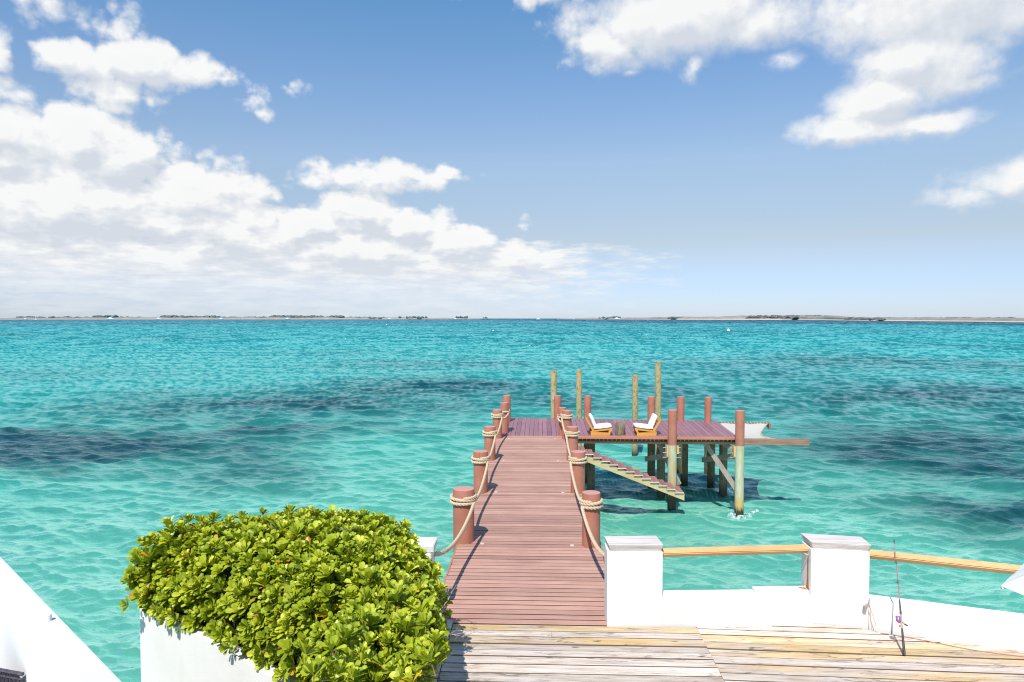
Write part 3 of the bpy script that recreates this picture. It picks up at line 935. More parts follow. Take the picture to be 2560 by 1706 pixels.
def post(parent, x, y, r, ztop, zb=-1.6, mat_=None, name='rope_post', lean=(0, 0)):
    mb = MB()
    prof = [(r * .97, zb), (r * .98, .5), (r * .985, 1.4), (r * .99, 2.0), (r, ztop - .4), (r * 1.01, ztop - .012), (r * .985, ztop), (r * .6, ztop + .004)]
    mb.lathe(x, y, prof, 32, .006, lean)
    return mb.build(name, mat_ or M_post, parent)


LP = [(-1.225, 11.42, .180, 3.325), (-1.205, 14.70, .156, 3.32), (-1.235, 18.08, .150, 3.32), (-1.225, 21.40, .146, 3.32)]
RP = [(.915, 11.28, .150, 3.315), (.905, 14.74, .156, 3.32), (.96, 18.12, .152, 3.32), (.955, 21.33, .145, 3.32)]
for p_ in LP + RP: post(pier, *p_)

# handrail ropes
ROPE_R = .029


def rope_path(posts, side, start, end_post):
    """runs from the seawall end, hangs to each post, two turns round it, on to the next"""
    pts = []
    def cat(a, b, sag, n=26):
        a = Vector(a); b = Vector(b)
        return [a.lerp(b, i / n) - Vector((0, 0, sag * 4 * (i / n) * (1 - i / n))) for i in range(n + 1)]
    prev = start
    for i, (x, y, r, zt) in enumerate(posts):
        rr = r + ROPE_R * .93
        a0 = math.radians(-25) if side > 0 else math.radians(205)      # inner face, a little towards the viewer
        z1 = zt - .215; z2 = zt - .125
        inp = (x + rr * math.cos(a0), y + rr * math.sin(a0), z1)
        sag = .32 + .04 * math.sin(i * 2.1) if i else .22
        pts += cat(prev, inp, sag)[:-1]
        turns = 2.0 + (.16 if i < len(posts) else 0)
        n = 64
        for k in range(n + 1):
            f = k / n
            a = a0 - side * f * turns * 2 * math.pi if True else 0
            pts.append(Vector((x + rr * math.cos(a), y + rr * math.sin(a), z1 + (z2 - z1) * min(1, max(0, (f * turns - .35) / 1.2)))))
        prev = pts[-1]
    if end_post:
        x, y, r, zt = end_post
        rr = r + ROPE_R * .93
        inp = (x + side * rr, y, zt - .30)
        pts += cat(prev, inp, .18)[:-1]
        for k in range(40):
            a = (0 if side > 0 else math.pi) - side * k / 39 * 2 * math.pi
            pts.append(Vector((x + rr * math.cos(a), y + rr * math.sin(a), zt - .30 + .05 * k / 39)))
    # resample evenly
    out = [pts[0]]; acc = 0; step = .022
    for a, b in zip(pts[:-1], pts[1:]):
        L = (b - a).length
        if L < 1e-6: continue
        t = step - acc
        while t <= L:
            out.append(a.lerp(b, t / L)); t += step
        acc = L - (t - step)
    # smooth
    for _ in range(3):
        out = [out[0]] + [(out[i - 1] + out[i] * 2 + out[i + 1]) / 4 for i in range(1, len(out) - 1)] + [out[-1]]
    return out


def build_rope(pts, label):
    mb = MB(); m = len(pts)
    t0 = (pts[1] - pts[0]).normalized(); nrm = t0.cross(Vector((0, 0, 1))).normalized()
    fr = []
    for i, p in enumerate(pts):
        t = (pts[min(i + 1, m - 1)] - pts[max(i - 1, 0)]).normalized()
        nrm = (nrm - t * nrm.dot(t)).normalized(); fr.append((p, nrm.copy(), t.cross(nrm)))
    for s_ in range(3):
        line = []
        for i, (p, n_, b_) in enumerate(fr):
            a = 2 * math.pi * (i * .022 / .17 + s_ / 3)
            line.append(p + (n_ * math.cos(a) + b_ * math.sin(a)) * ROPE_R * .50)
        mb.tube(line, ROPE_R * .56, 7)
    o = mb.build('handrail_rope', M_rope); tag(o, label, 'rope', 'twisted handrail ropes strung between the walkway posts')
    return o


build_rope(rope_path(LP, 1, (-1.30, 8.55, 3.20), (-1.06, 22.62, .14, 3.40)), 'thick twisted rope looped along the left row of posts, starting behind the shrub')
build_rope(rope_path(RP, -1, (.97, 8.64, 3.16), (.835, 22.0, .12, 3.32)), 'thick twisted rope looped along the right row of posts, starting at the white pillar')

# ------------------------------------------------------------------ platform
plat = empty('pier_platform', (2.7, 23.6, DZ), 'wide purplish brown swim platform on piles at the end of the walkway', 'platform')
mb = MB(); x = -1.12
while x < 6.36:
    mb.tone = rnd.random(); w = .139
    f = (x + 1.1) / 7.6
    yb = 25.90 - .62 * f
    y0 = 21.862 if x < 1.1 else 21.862
    sh = .20 * f; s2 = .20 * (f + .018)
    dz = rnd.uniform(-.002, .002)
    mb.hexa([(x, y0, DZ - .035), (x + w, y0, DZ - .035), (x + w + s2, yb, DZ - .035), (x + sh, yb, DZ - .035),
             (x, y0, DZ + dz), (x + w, y0, DZ + dz), (x + w + s2, yb, DZ + dz), (x + sh, yb, DZ + dz)])
    x += .148
mb.build('decking', M_plat, plat)
mb = MB(); mb.tone = .5; mb.box(1.10, 6.42, 21.73, 21.856, DZ - .075, DZ + .004); mb.build('front_board', M_fascia, plat, bevel=.006, seg=1)
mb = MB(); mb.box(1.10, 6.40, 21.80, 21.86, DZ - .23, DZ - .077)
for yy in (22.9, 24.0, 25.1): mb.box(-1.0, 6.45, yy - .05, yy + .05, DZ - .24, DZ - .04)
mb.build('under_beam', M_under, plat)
x = 1.2
while x < 6.4:
    mb = MB(); mb.tone = .9; mb.box(x, x + .014, 21.775, 21.799, DZ - .13, DZ - .078); mb.build('joist_clip', M_step, plat); x += .135
for (px, py, r, zt) in [(.80, 25.45, .135, 3.32), (1.91, 25.40, .135, 3.32), (4.25, 25.30, .135, 3.32), (5.31, 25.22, .133, 3.32), (6.28, 25.12, .125, 3.32),
                        (-1.06, 22.62, .135, 3.40), (-1.07, 24.80, .138, 3.40), (.845, 22.02, .12, 3.32)]:
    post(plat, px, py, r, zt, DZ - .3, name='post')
for (px, py) in [(1.91, 25.34), (4.25, 25.22), (5.45, 25.2), (6.38, 25.0), (4.33, 23.7), (6.52, 23.9), (.85, 25.35), (-1.05, 24.8), (1.9, 23.6)]:
    mb = MB(); mb.lathe(px, py, [(.13, -1.6), (.135, .4), (.14, DZ - .25)], 20, .02); mb.build('piling', M_dark, plat)
for (px, py) in [(4.285, 21.56), (6.37, 21.50)]:
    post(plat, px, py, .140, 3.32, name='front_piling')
# braces and bolts
mb = MB(); mb.bar((4.20, 21.72, 1.86), (3.92, 24.5, 1.16), .06, .17); mb.build('brace', M_brace, plat)
mb = MB(); mb.bar((6.28, 21.68, 1.86), (5.95, 24.5, 1.14), .06, .17); mb.build('brace', M_brace, plat)
mb = MB(); mb.bar((5.45, 22.3, 2.22), (6.34, 21.72, .80), .06, .15); mb.build('brace', M_brace, plat)
mb = MB(); mb.bar((3.95, 22.4, 2.22), (4.55, 21.72, .92), .06, .15); mb.build('brace', M_brace, plat)
mb = MB(); mb.bar((5.95, 22.3, 2.22), (6.30, 21.7, 2.0), .06, .14); mb.build('brace', M_brace, plat)
for px in (4.285, 6.37):
    mb = MB(); mb.tone = .5
    mb.box(px - .19, px - .135, 21.46, 21.66, 1.86, 2.19)
    mb.build('clamp_block', M_rail, plat)
    if px < 5: MB().box(px + .135, px + .19, 21.46, 21.66, 1.95, 2.19).build('clamp_block', M_rail, plat)
    for zz in (2.14, 1.98, 1.83): MB().tube([(px - .30, 21.52, zz), (px + .26 if px < 5 else px - .05, 21.52, zz)], .011, 8).build('bolt', M_metal, plat)

# ------------------------------------------------------------------ stairs
st = empty('stairs', (2.8, 21.0, .9), 'straight wooden staircase going down from the walkway to the water in front of the platform', 'stairs')
NS = 13; x0, x1 = 1.36, 4.33; z0, z1 = 2.20, .95
for i in range(NS):
    xx = x0 + (x1 - x0) * i / (NS - 1); zz = z0 + (z1 - z0) * i / (NS - 1)
    tr = MB()
    for j in range(2):
        tr.tone = rnd.random()
        tr.box(xx - .135 + j * .137, xx - .135 + j * .137 + .128, 20.66, 21.38, zz - .03, zz)
    t_ = tr.build('tread', M_tread, st)
    ed = MB(); ed.tone = .6; ed.box(xx - .135, xx + .13, 20.638, 20.658, zz - .034, zz - .010); ed.build('nosing', M_step, t_)
for yy in (20.69, 21.30):
    mb = MB(); mb.tone = .4
    mb.hexa([(x0 - .15, yy, z0 - .23), (x1 + .16, yy, z1 - .27), (x1 + .16, yy + .05, z1 - .27), (x0 - .15, yy + .05, z0 - .23),
             (x0 - .15, yy, z0 - .04), (x1 + .16, yy, z1 - .055), (x1 + .16, yy + .05, z1 - .055), (x0 - .15, yy + .05, z0 - .04)])
    mb.build('stringer', M_string, st)

# ------------------------------------------------------------------ over-water net
net = empty('hammock_net', (7.5, 23.2, DZ), 'white over-water lounging net laced between two worn beams beside the platform', 'net')
mb = MB(); mb.tone = .5; mb.box(6.46, 8.56, 21.60, 21.68, DZ - .215, DZ - .01); mb.build('beam', M_beamw, net, bevel=.006, seg=1)
mb = MB(); mb.tone = .3; mb.box(6.60, 8.44, 24.90, 24.98, DZ - .15, DZ + .005); mb.box(8.36, 8.44, 24.72, 24.897, DZ - .20, DZ - .02); mb.build('beam', M_beamw, net)
NU, NV = 22, 30
vs = []
for j in range(NV + 1):
    v = j / NV; yy = 21.70 + v * 3.16
    xl = 6.46 + .17 * v
    xr = 7.55 + (8.34 - 7.55) * v ** 1.4 - .30 * math.sin(math.pi * v) ** 1.1 * (1 - .3 * v)
    for i in range(NU + 1):
        u = i / NU
        z = DZ - .02 - .16 * math.sin(math.pi * v) * math.sin(math.pi * min(1, u * .62 + .1)) + .012 * math.sin(u * 17 + v * 6)
        vs.append((xl + (xr - xl) * u, yy, z))
fs = [(j * (NU + 1) + i, j * (NU + 1) + i + 1, (j + 1) * (NU + 1) + i + 1, (j + 1) * (NU + 1) + i) for j in range(NV) for i in range(NU)]
mb = MB(); mb.add(vs, fs, True); ns = mb.build('netting', M_net, net)
so = ns.modifiers.new('thickness', 'SOLIDIFY'); so.thickness = .008
edge = [vs[j * (NU + 1) + NU] for j in range(NV + 1)]
mb = MB(); mb.tube(edge, .022, 8)
for k in range(15):
    xx = 6.72 + k * .115
    mb.tube([(xx, 24.80, DZ - .02), (xx, 24.93, DZ + .018), (xx + .02, 24.99, DZ - .03)], .012, 6)
mb.build('edge_cord', M_rope, net)


# ------------------------------------------------------------------ lounge chairs
def lounge_chair(loc, flip, label):
    """profile in local x (back to front) and z, seat width along y"""
    c = empty('lounge_chair', loc, label, 'chair', 'white cushioned lounge chairs on the platform')
    F = -1 if flip else 1
    Wd = .62
    T = lambda x, y, z: (loc[0] + F * x, loc[1] + y, loc[2] + z)

    def slab(poly, y0, y1, tone=.5):
        m_ = MB(); m_.tone = tone; n = len(poly)
        vs = [T(a, y0, b) for a, b in poly] + [T(a, y1, b) for a, b in poly]
        f1, f2 = tuple(range(n)), tuple(reversed(range(n, 2 * n)))
        sd = [(i + n, (i + 1) % n + n, (i + 1) % n, i) for i in range(n)]
        if F < 0: f1, f2 = tuple(reversed(f1)), tuple(reversed(f2)); sd = [tuple(reversed(q)) for q in sd]
        m_.add(vs, [f1, f2] + sd); return m_
    for yy in (0, Wd - .05):
        m_ = slab([(.0, .0), (.62, .0), (.625, .085), (-.01, .125)], yy, yy + .05, .5)
        fl = slab([(.56, .086), (.622, .086), (.70, .235), (.62, .235)], yy + .002, yy + .048, .6)
        rl = slab([(-.01, .126), (.17, .126), (.68, .19), (.70, .236), (.05, .156)], yy + .004, yy + .046, .4)
        for q in (fl, rl):
            b = len(m_.v); m_.v += q.v; m_.t += q.t; m_.f += [tuple(i + b for i in f) for f in q.f]; m_.sm += q.sm
        m_.build('side_frame', M_teak, c)
        slab([(.06, .13), (.13, .13), (-.085, .50), (-.15, .50)], yy + .006, yy + .044, .3).build('back_upright', M_teak, c)
    m_ = MB()
    for k in range(5):
        f = k / 4; a, b = .09 - .21 * f, .17 + .30 * f
        p = MB(); p.tone = rnd.random()
        m_.tone = rnd.random()
        vs = [T(a, .052, b), T(a + .02, .052, b + .01), T(a + .02, Wd - .052, b + .01), T(a, Wd - .052, b), T(a - .03, .052, b + .05), T(a - .01, .052, b + .06), T(a - .01, Wd - .052, b + .06), T(a - .03, Wd - .052, b + .05)]
        m_.hexa(vs)
    m_.build('back_slats', M_teak, c)
    m_ = MB()
    for k in range(6):
        a = .12 + k * .095; b = .155 + k * .0125
        m_.hexa([T(a, .052, b), T(a + .07, .052, b + .009), T(a + .07, Wd - .052, b + .009), T(a, Wd - .052, b), T(a, .052, b + .018), T(a + .07, .052, b + .027), T(a + .07, Wd - .052, b + .027), T(a, Wd - .052, b + .018)])
    m_.build('seat_slats', M_teak, c)

    def cushion(name, cx, cz, ang, L, H, W_, seed):
        bm = bmesh.new(); bmesh.ops.create_cube(bm, size=1)
        bmesh.ops.subdivide_edges(bm, edges=bm.edges[:], cuts=7, use_grid_fill=True)
        ca, sa = math.cos(ang), math.sin(ang)
        for v in bm.verts:
            a, b, d = v.co.x * 2, v.co.y * 2, v.co.z * 2
            k = (1 - abs(a) ** 4 * .16) * (1 - abs(b) ** 4 * .16)
            d2 = d * (k * .9 + .1) * (1 - .35 * max(abs(a), abs(b)) ** 6)
            a2 = a * (1 - .05 * abs(d) ** 3 - .04 * b * b); b2 = b * (1 - .05 * abs(d) ** 3 - .04 * a * a)
            lx, lz, ly = a2 * L / 2, d2 * H / 2, b2 * W_ / 2
            lz += .006 * math.sin(lx * 25 + seed) * math.sin(ly * 17)
            X_ = cx + lx * ca - lz * sa; Z_ = cz + lx * sa + lz * ca
            v.co = Vector((F * X_, Wd / 2 + ly, Z_))
        if F < 0: bmesh.ops.reverse_faces(bm, faces=bm.faces[:])
        me = bpy.data.meshes.new(name); bm.to_mesh(me); bm.free()
        me.polygons.foreach_set('use_smooth', [True] * len(me.polygons)); me.materials.append(M_cush)
        o = bpy.data.objects.new(name, me); COL.objects.link(o); o.parent = c
    cushion('seat_cushion', .385, .262, R(7), .60, .125, .60, 1)
    cushion('back_cushion', .075, .435, R(112), .47, .135, .58, 3)
    return c


lounge_chair((1.76, 21.95, DZ), False, 'wooden lounge chair with white cushions nearer the walkway, facing right')
lounge_chair((3.86, 21.97, DZ), True, 'wooden lounge chair with white cushions facing left, right of the tree stump table')
mb = MB(); mb.lathe(2.74, 22.20, [(.150, DZ + .002), (.158, DZ + .05), (.150, DZ + .2), (.155, DZ + .37), (.145, DZ + .385), (.08, DZ + .388)], 28, .03)
tag(mb.build('stump_table', M_stump), 'round brown tree stump side table between the two lounge chairs', 'side table')

# ------------------------------------------------------------------ mooring piles
for (px, zt, r, lean, lb) in [(.775, 3.90, .142, 0, 'tall bare mooring pile, greenish, leftmost of the four behind the platform'),
                              (1.90, 3.91, .133, .0, 'tall yellowish mooring pile standing right of the greenish leftmost one'),
                              (4.37, 3.72, .132, .0, 'shortest bare mooring pile, behind the gap between the two lounge chairs'),
                              (5.44, 4.29, .132, -.012, 'tallest bare mooring pile of the four behind the platform')]:
    mb = MB(); mb.lathe(px, 30.3, [(r * .94, -1.6), (r * .94, .5), (r * .97, 2), (r * 1.02, zt - .01), (r * .98, zt)], 24, .02, (lean, 0))
    tag(mb.build('mooring_pile', M_moor), lb, 'mooring pile', 'bare mooring piles behind the platform')

def mk_foam():
    m, t, b, out = mat('white_foam')
    b.inputs['Base Color'].default_value = (.62, .72, .70, 1); b.inputs['Roughness'].default_value = .9
    f = t.mr(t.noise(coords(t, 9, 12, 12), 1, 5, .7), .42, .62, 0, .85)
    tr = t.node('ShaderNodeBsdfTransparent')
    mx = t.node('ShaderNodeMixShader'); t.l.new(f, mx.inputs[0]); t.l.new(tr.outputs[0], mx.inputs[1]); t.l.new(b.outputs[0], mx.inputs[2])
    t.l.new(mx.outputs[0], out.inputs[0])
    return m


M_foam = mk_foam()
# foam splashing round the right front pile
mb = MB(); fr_ = random.Random(3)
for (fx, fy, sx_, sy_, hh) in ((6.12, 21.42, .13, .06, .06), (6.62, 21.42, .17, .07, .07), (6.80, 21.46, .12, .05, .12), (6.92, 21.5, .07, .04, .16), (6.38, 21.30, .15, .05, .03)):
    n_ = 20; vs = [(fx, fy, hh + .04)]
    for q in range(1, 5):
        for k in range(n_):
            a = 2 * math.pi * k / n_
            rr_ = q / 4 * (1 + fr_.uniform(-.45, .45) * q / 4)
            vs.append((fx + sx_ * rr_ * math.cos(a), fy + sy_ * rr_ * math.sin(a), hh + .04 * (1 - (q / 4) ** 2) + fr_.uniform(-.02, .03) - (.14 if q == 4 else 0)))
    fs = [(0, 1 + k, 1 + (k + 1) % n_) for k in range(n_)]
    for q in range(3): fs += [(1 + q * n_ + k, 1 + (q + 1) * n_ + k, 1 + (q + 1) * n_ + (k + 1) % n_, 1 + q * n_ + (k + 1) % n_) for k in range(n_)]
    mb.add(vs, fs, True)
tag(mb.build('foam', M_foam), kind='stuff')

# ------------------------------------------------------------------ terrace boards
def terrace():
    o_ = MB()
    # right-hand field follows the wall, left-hand field runs parallel to the walkway boards
    def wall_y(x):
        if x < .85: return 8.292
        if x < 3.4: return 8.30 + (x - .87) * .045
        if x < 4.05: return 8.44 - (x - 3.4) * .12
        return 8.30 - (x - 4.05) * .334
    r = random.Random(11)
    Lj = 1.96
    y = 8.29; k = 0
    while y > 3.6:
        w = .165 + r.uniform(-.03, .03)
        tone = r.uniform(.0, .75)
        if k in (0, 2): tone = r.uniform(.86, .98)
        elif r.random() < .22: tone = r.uniform(.82, .93)
        dz = r.uniform(-.004, .004)
        o_.tone = tone
        y1, y0 = y - .015, y - w
        cuts = sorted([-1.02, Lj] + ([r.uniform(-.3, 1.3)] if r.random() < .18 else []))
        for a, b in zip(cuts[:-1], cuts[1:]):
            o_.hexa([(a + .001, y0, DZ - .04), (b - .001, y0, DZ - .04), (b - .001, y1, DZ - .04), (a + .001, y1, DZ - .04),
                     (a + .001, y0, DZ + dz), (b - .001, y0, DZ + dz), (b - .001, y1, DZ + dz), (a + .001, y1, DZ + dz)])
            o_.tone = min(.99, tone + r.uniform(-.08, .08))
        y -= w + .004; k += 1
    # right field rotated a little clockwise
    sl = -math.tan(R(2.2)); y = 9.1; k = 0
    while y > 3.4:
        w = .165 + r.uniform(-.03, .03)
        tone = r.uniform(.0, .75)
        if 6 <= k <= 8: tone = r.uniform(.84, .98)
        elif r.random() < .2: tone = r.uniform(.80, .97)
        dz = r.uniform(-.004, .004)
        o_.tone = tone
        xa = Lj + .001; xb_full = 9.0
        # clip the far edge against the wall foot
        seg = [xa]
        while seg[-1] < xb_full: seg.append(min(xb_full, seg[-1] + .25))
        yu = lambda x: y + sl * (x - Lj) - .015
        yl = lambda x: y + sl * (x - Lj) - w
        for a, b in zip(seg[:-1], seg[1:]):
            if yl(a) >= wall_y(a) or yl(b) >= wall_y(b): continue
            ua, ub = min(yu(a), wall_y(a)), min(yu(b), wall_y(b))
            o_.hexa([(a, yl(a), DZ - .04), (b, yl(b), DZ - .04), (b, ub, DZ - .04), (a, ua, DZ - .04), (a, yl(a), DZ + dz), (b, yl(b), DZ + dz), (b, ub, DZ + dz), (a, ua, DZ + dz)])
        y -= w + .004; k += 1
    return o_


tag(terrace().build('terrace', M_terr), kind='structure')
mb = MB(); mb.prism([(-1.2, 3.5), (9.2, 3.5), (9.2, 6.55), (4.1, 8.28), (-1.2, 8.28)], 1.6, DZ - .045)
tag(mb.build('terrace_base', M_slab), kind='structure')

# ------------------------------------------------------------------ terrace wall
wall = empty('terrace_wall', (2.5, 8.4, DZ), 'white stucco seaside wall with capped pillars and timber rails along the terrace', 'wall')
H_cap = 3.44


def pillar(base, captop, label=None):
    mb = MB(); mb.prism(base, -1.2, H_cap - .085)
    p = mb.build('pillar', M_white, wall, bevel=.012)
    cx = sum(a for a, b in captop) / 4; cy = sum(b for a, b in captop) / 4
    # the cap is a thick board whose lower edges are chamfered inwards
    mb = MB(); mb.tone = .5
    lo = [(cx + (a - cx) * .93, cy + (b - cy) * .80) for a, b in captop]
    n = 4
    vs = [(a, b, H_cap - .083) for a, b in lo] + [(a, b, H_cap) for a, b in captop]
    mb.add(vs, [(3, 2, 1, 0), (4, 5, 6, 7)] + [(i, (i + 1) % 4, 4 + (i + 1) % 4, 4 + i) for i in range(4)])
    mb.build('cap', M_greywood, p, bevel=.004, seg=1)
    return p


pillar([(.872, 8.30), (1.548, 8.31), (1.548, 8.66), (.872, 8.65)], [(.885, 8.275), (1.555, 8.30), (1.53, 8.655), (.862, 8.61)])
p2 = pillar([(3.405, 8.475), (4.065, 8.375), (4.115, 8.70), (3.405, 8.80)], [(3.40, 8.475), (4.085, 8.375), (4.115, 8.70), (3.40, 8.82)])
mb = MB(); mb.prism([(1.545, 8.313), (3.409, 8.395), (3.409, 8.68), (1.545, 8.56)], -1.2, 2.775)
mb.build('low_wall', M_white, wall, bevel=.008)
mb = MB(); mb.prism([(2.73, 8.52), (3.407, 8.55), (3.407, 8.69), (2.73, 8.645)], 2.7755, 2.806)
mb.build('coping', M_white, wall)
mb = MB(); mb.prism([(4.06, 8.378), (4.6, 8.13), (9.0, 6.66), (9.08, 6.90), (4.10, 8.545)], -1.2, 2.775)
mb.build('low_wall', M_white, wall, bevel=.008)
# rust stain running down the inner face of the second pillar
mb = MB()
zs = [3.24, 3.12, 3.0, 2.88, 2.80]; ws = [.006, .018, .024, .030, .045]
vs = []
for z_, w_ in zip(zs, ws): vs += [(3.4035, 8.585 - w_, z_), (3.4035, 8.585 + w_, z_)]
mb.add(vs, [(2 * i, 2 * i + 1, 2 * i + 3, 2 * i + 2) for i in range(4)])
mb.add([(3.395, 8.56, 2.8078), (3.395, 8.63, 2.8078), (3.30, 8.655, 2.8078), (3.33, 8.60, 2.8078)], [(0, 1, 2, 3)])
mb.build('rust_stain', M_rust, p2)
# rails: squared timbers with rounded edges
mb = MB(); mb.tone = .5; mb.bar((1.552, 8.44, 3.295), (3.40, 8.62, 3.305), .080, .14, up=(0, -.82, .57))
mb.build('handrail', M_rail, wall, bevel=.012, seg=2)
mb = MB(); mb.tone = .5; mb.bar((4.08, 8.46, 3.305), (9.0, 6.83, 3.305), .080, .14, up=(-.25, -.78, .57))
mb.build('handrail', M_rail, wall, bevel=.012, seg=2)
mb = MB(); mb.tube([(3.34, 8.55, 3.27), (3.40, 8.54, 3.25)], .014, 8); mb.tube([(3.398, 8.53, 3.26), (3.398, 8.53, 3.20)], .012, 8); mb.build('bracket', M_metal, wall)

# loose gate pillar hidden behind the shrub
gp = empty('gate_pillar', (-1.5, 8.5, DZ), 'white pillar top peeking out behind the shrub, left of the walkway', 'pillar')
MB().prism([(-1.92, 8.32), (-1.30, 8.32), (-1.30, 8.66), (-1.92, 8.66)], -1.2, 3.29).build('pillar_shaft', M_white, gp, bevel=.012)
MB().prism([(-1.94, 8.34), (-1.27, 8.34), (-1.27, 8.68), (-1.94, 8.68)], 3.292, 3.38).build('cap', M_white2, gp, bevel=.008)

# ------------------------------------------------------------------ planter
pl = empty('planter', (-2.8, 7.2, 1.0), 'tall white planter wall holding the big green shrub', 'planter')
outer = [(-4.58, 7.63), (-2.37, 6.05), (-1.16, 5.18), (-1.16, 8.30), (-4.42, 8.62)]
inn = [(-4.43, 7.70), (-2.30, 6.18), (-1.26, 5.43), (-1.26, 8.17), (-4.30, 8.46)]
mb = MB(); n = 5
vs = [(a, b, -1.2) for a, b in outer] + [(a, b, 2.90) for a, b in outer] + [(a, b, 2.90) for a, b in inn] + [(a, b, 2.5) for a, b in inn]
fs = [(i, (i + 1) % n, n + (i + 1) % n, n + i) for i in range(n)] + [(n + i, n + (i + 1) % n, 2 * n + (i + 1) % n, 2 * n + i) for i in range(n)] + [(2 * n + i, 2 * n + (i + 1) % n, 3 * n + (i + 1) % n, 3 * n + i) for i in range(n)]
mb.add(vs, fs); mb.build('wall', M_white3, pl)
mb = MB(); mb.add([(a, b, 2.78) for a, b in inn], [tuple(range(n))]); mb.build('soil', M_soil, pl)
mb = MB(); mb.tone = .3
mb.hexa([(-1.13, 5.2, DZ - .03), (-1.03, 5.2, DZ - .03), (-1.03, 8.28, DZ - .03), (-1.13, 8.28, DZ - .03), (-1.13, 5.2, DZ + .05), (-1.03, 5.2, DZ + .035), (-1.03, 8.28, DZ + .035), (-1.13, 8.28, DZ + .05)])
mb.build('kick_board', M_greywood, pl)


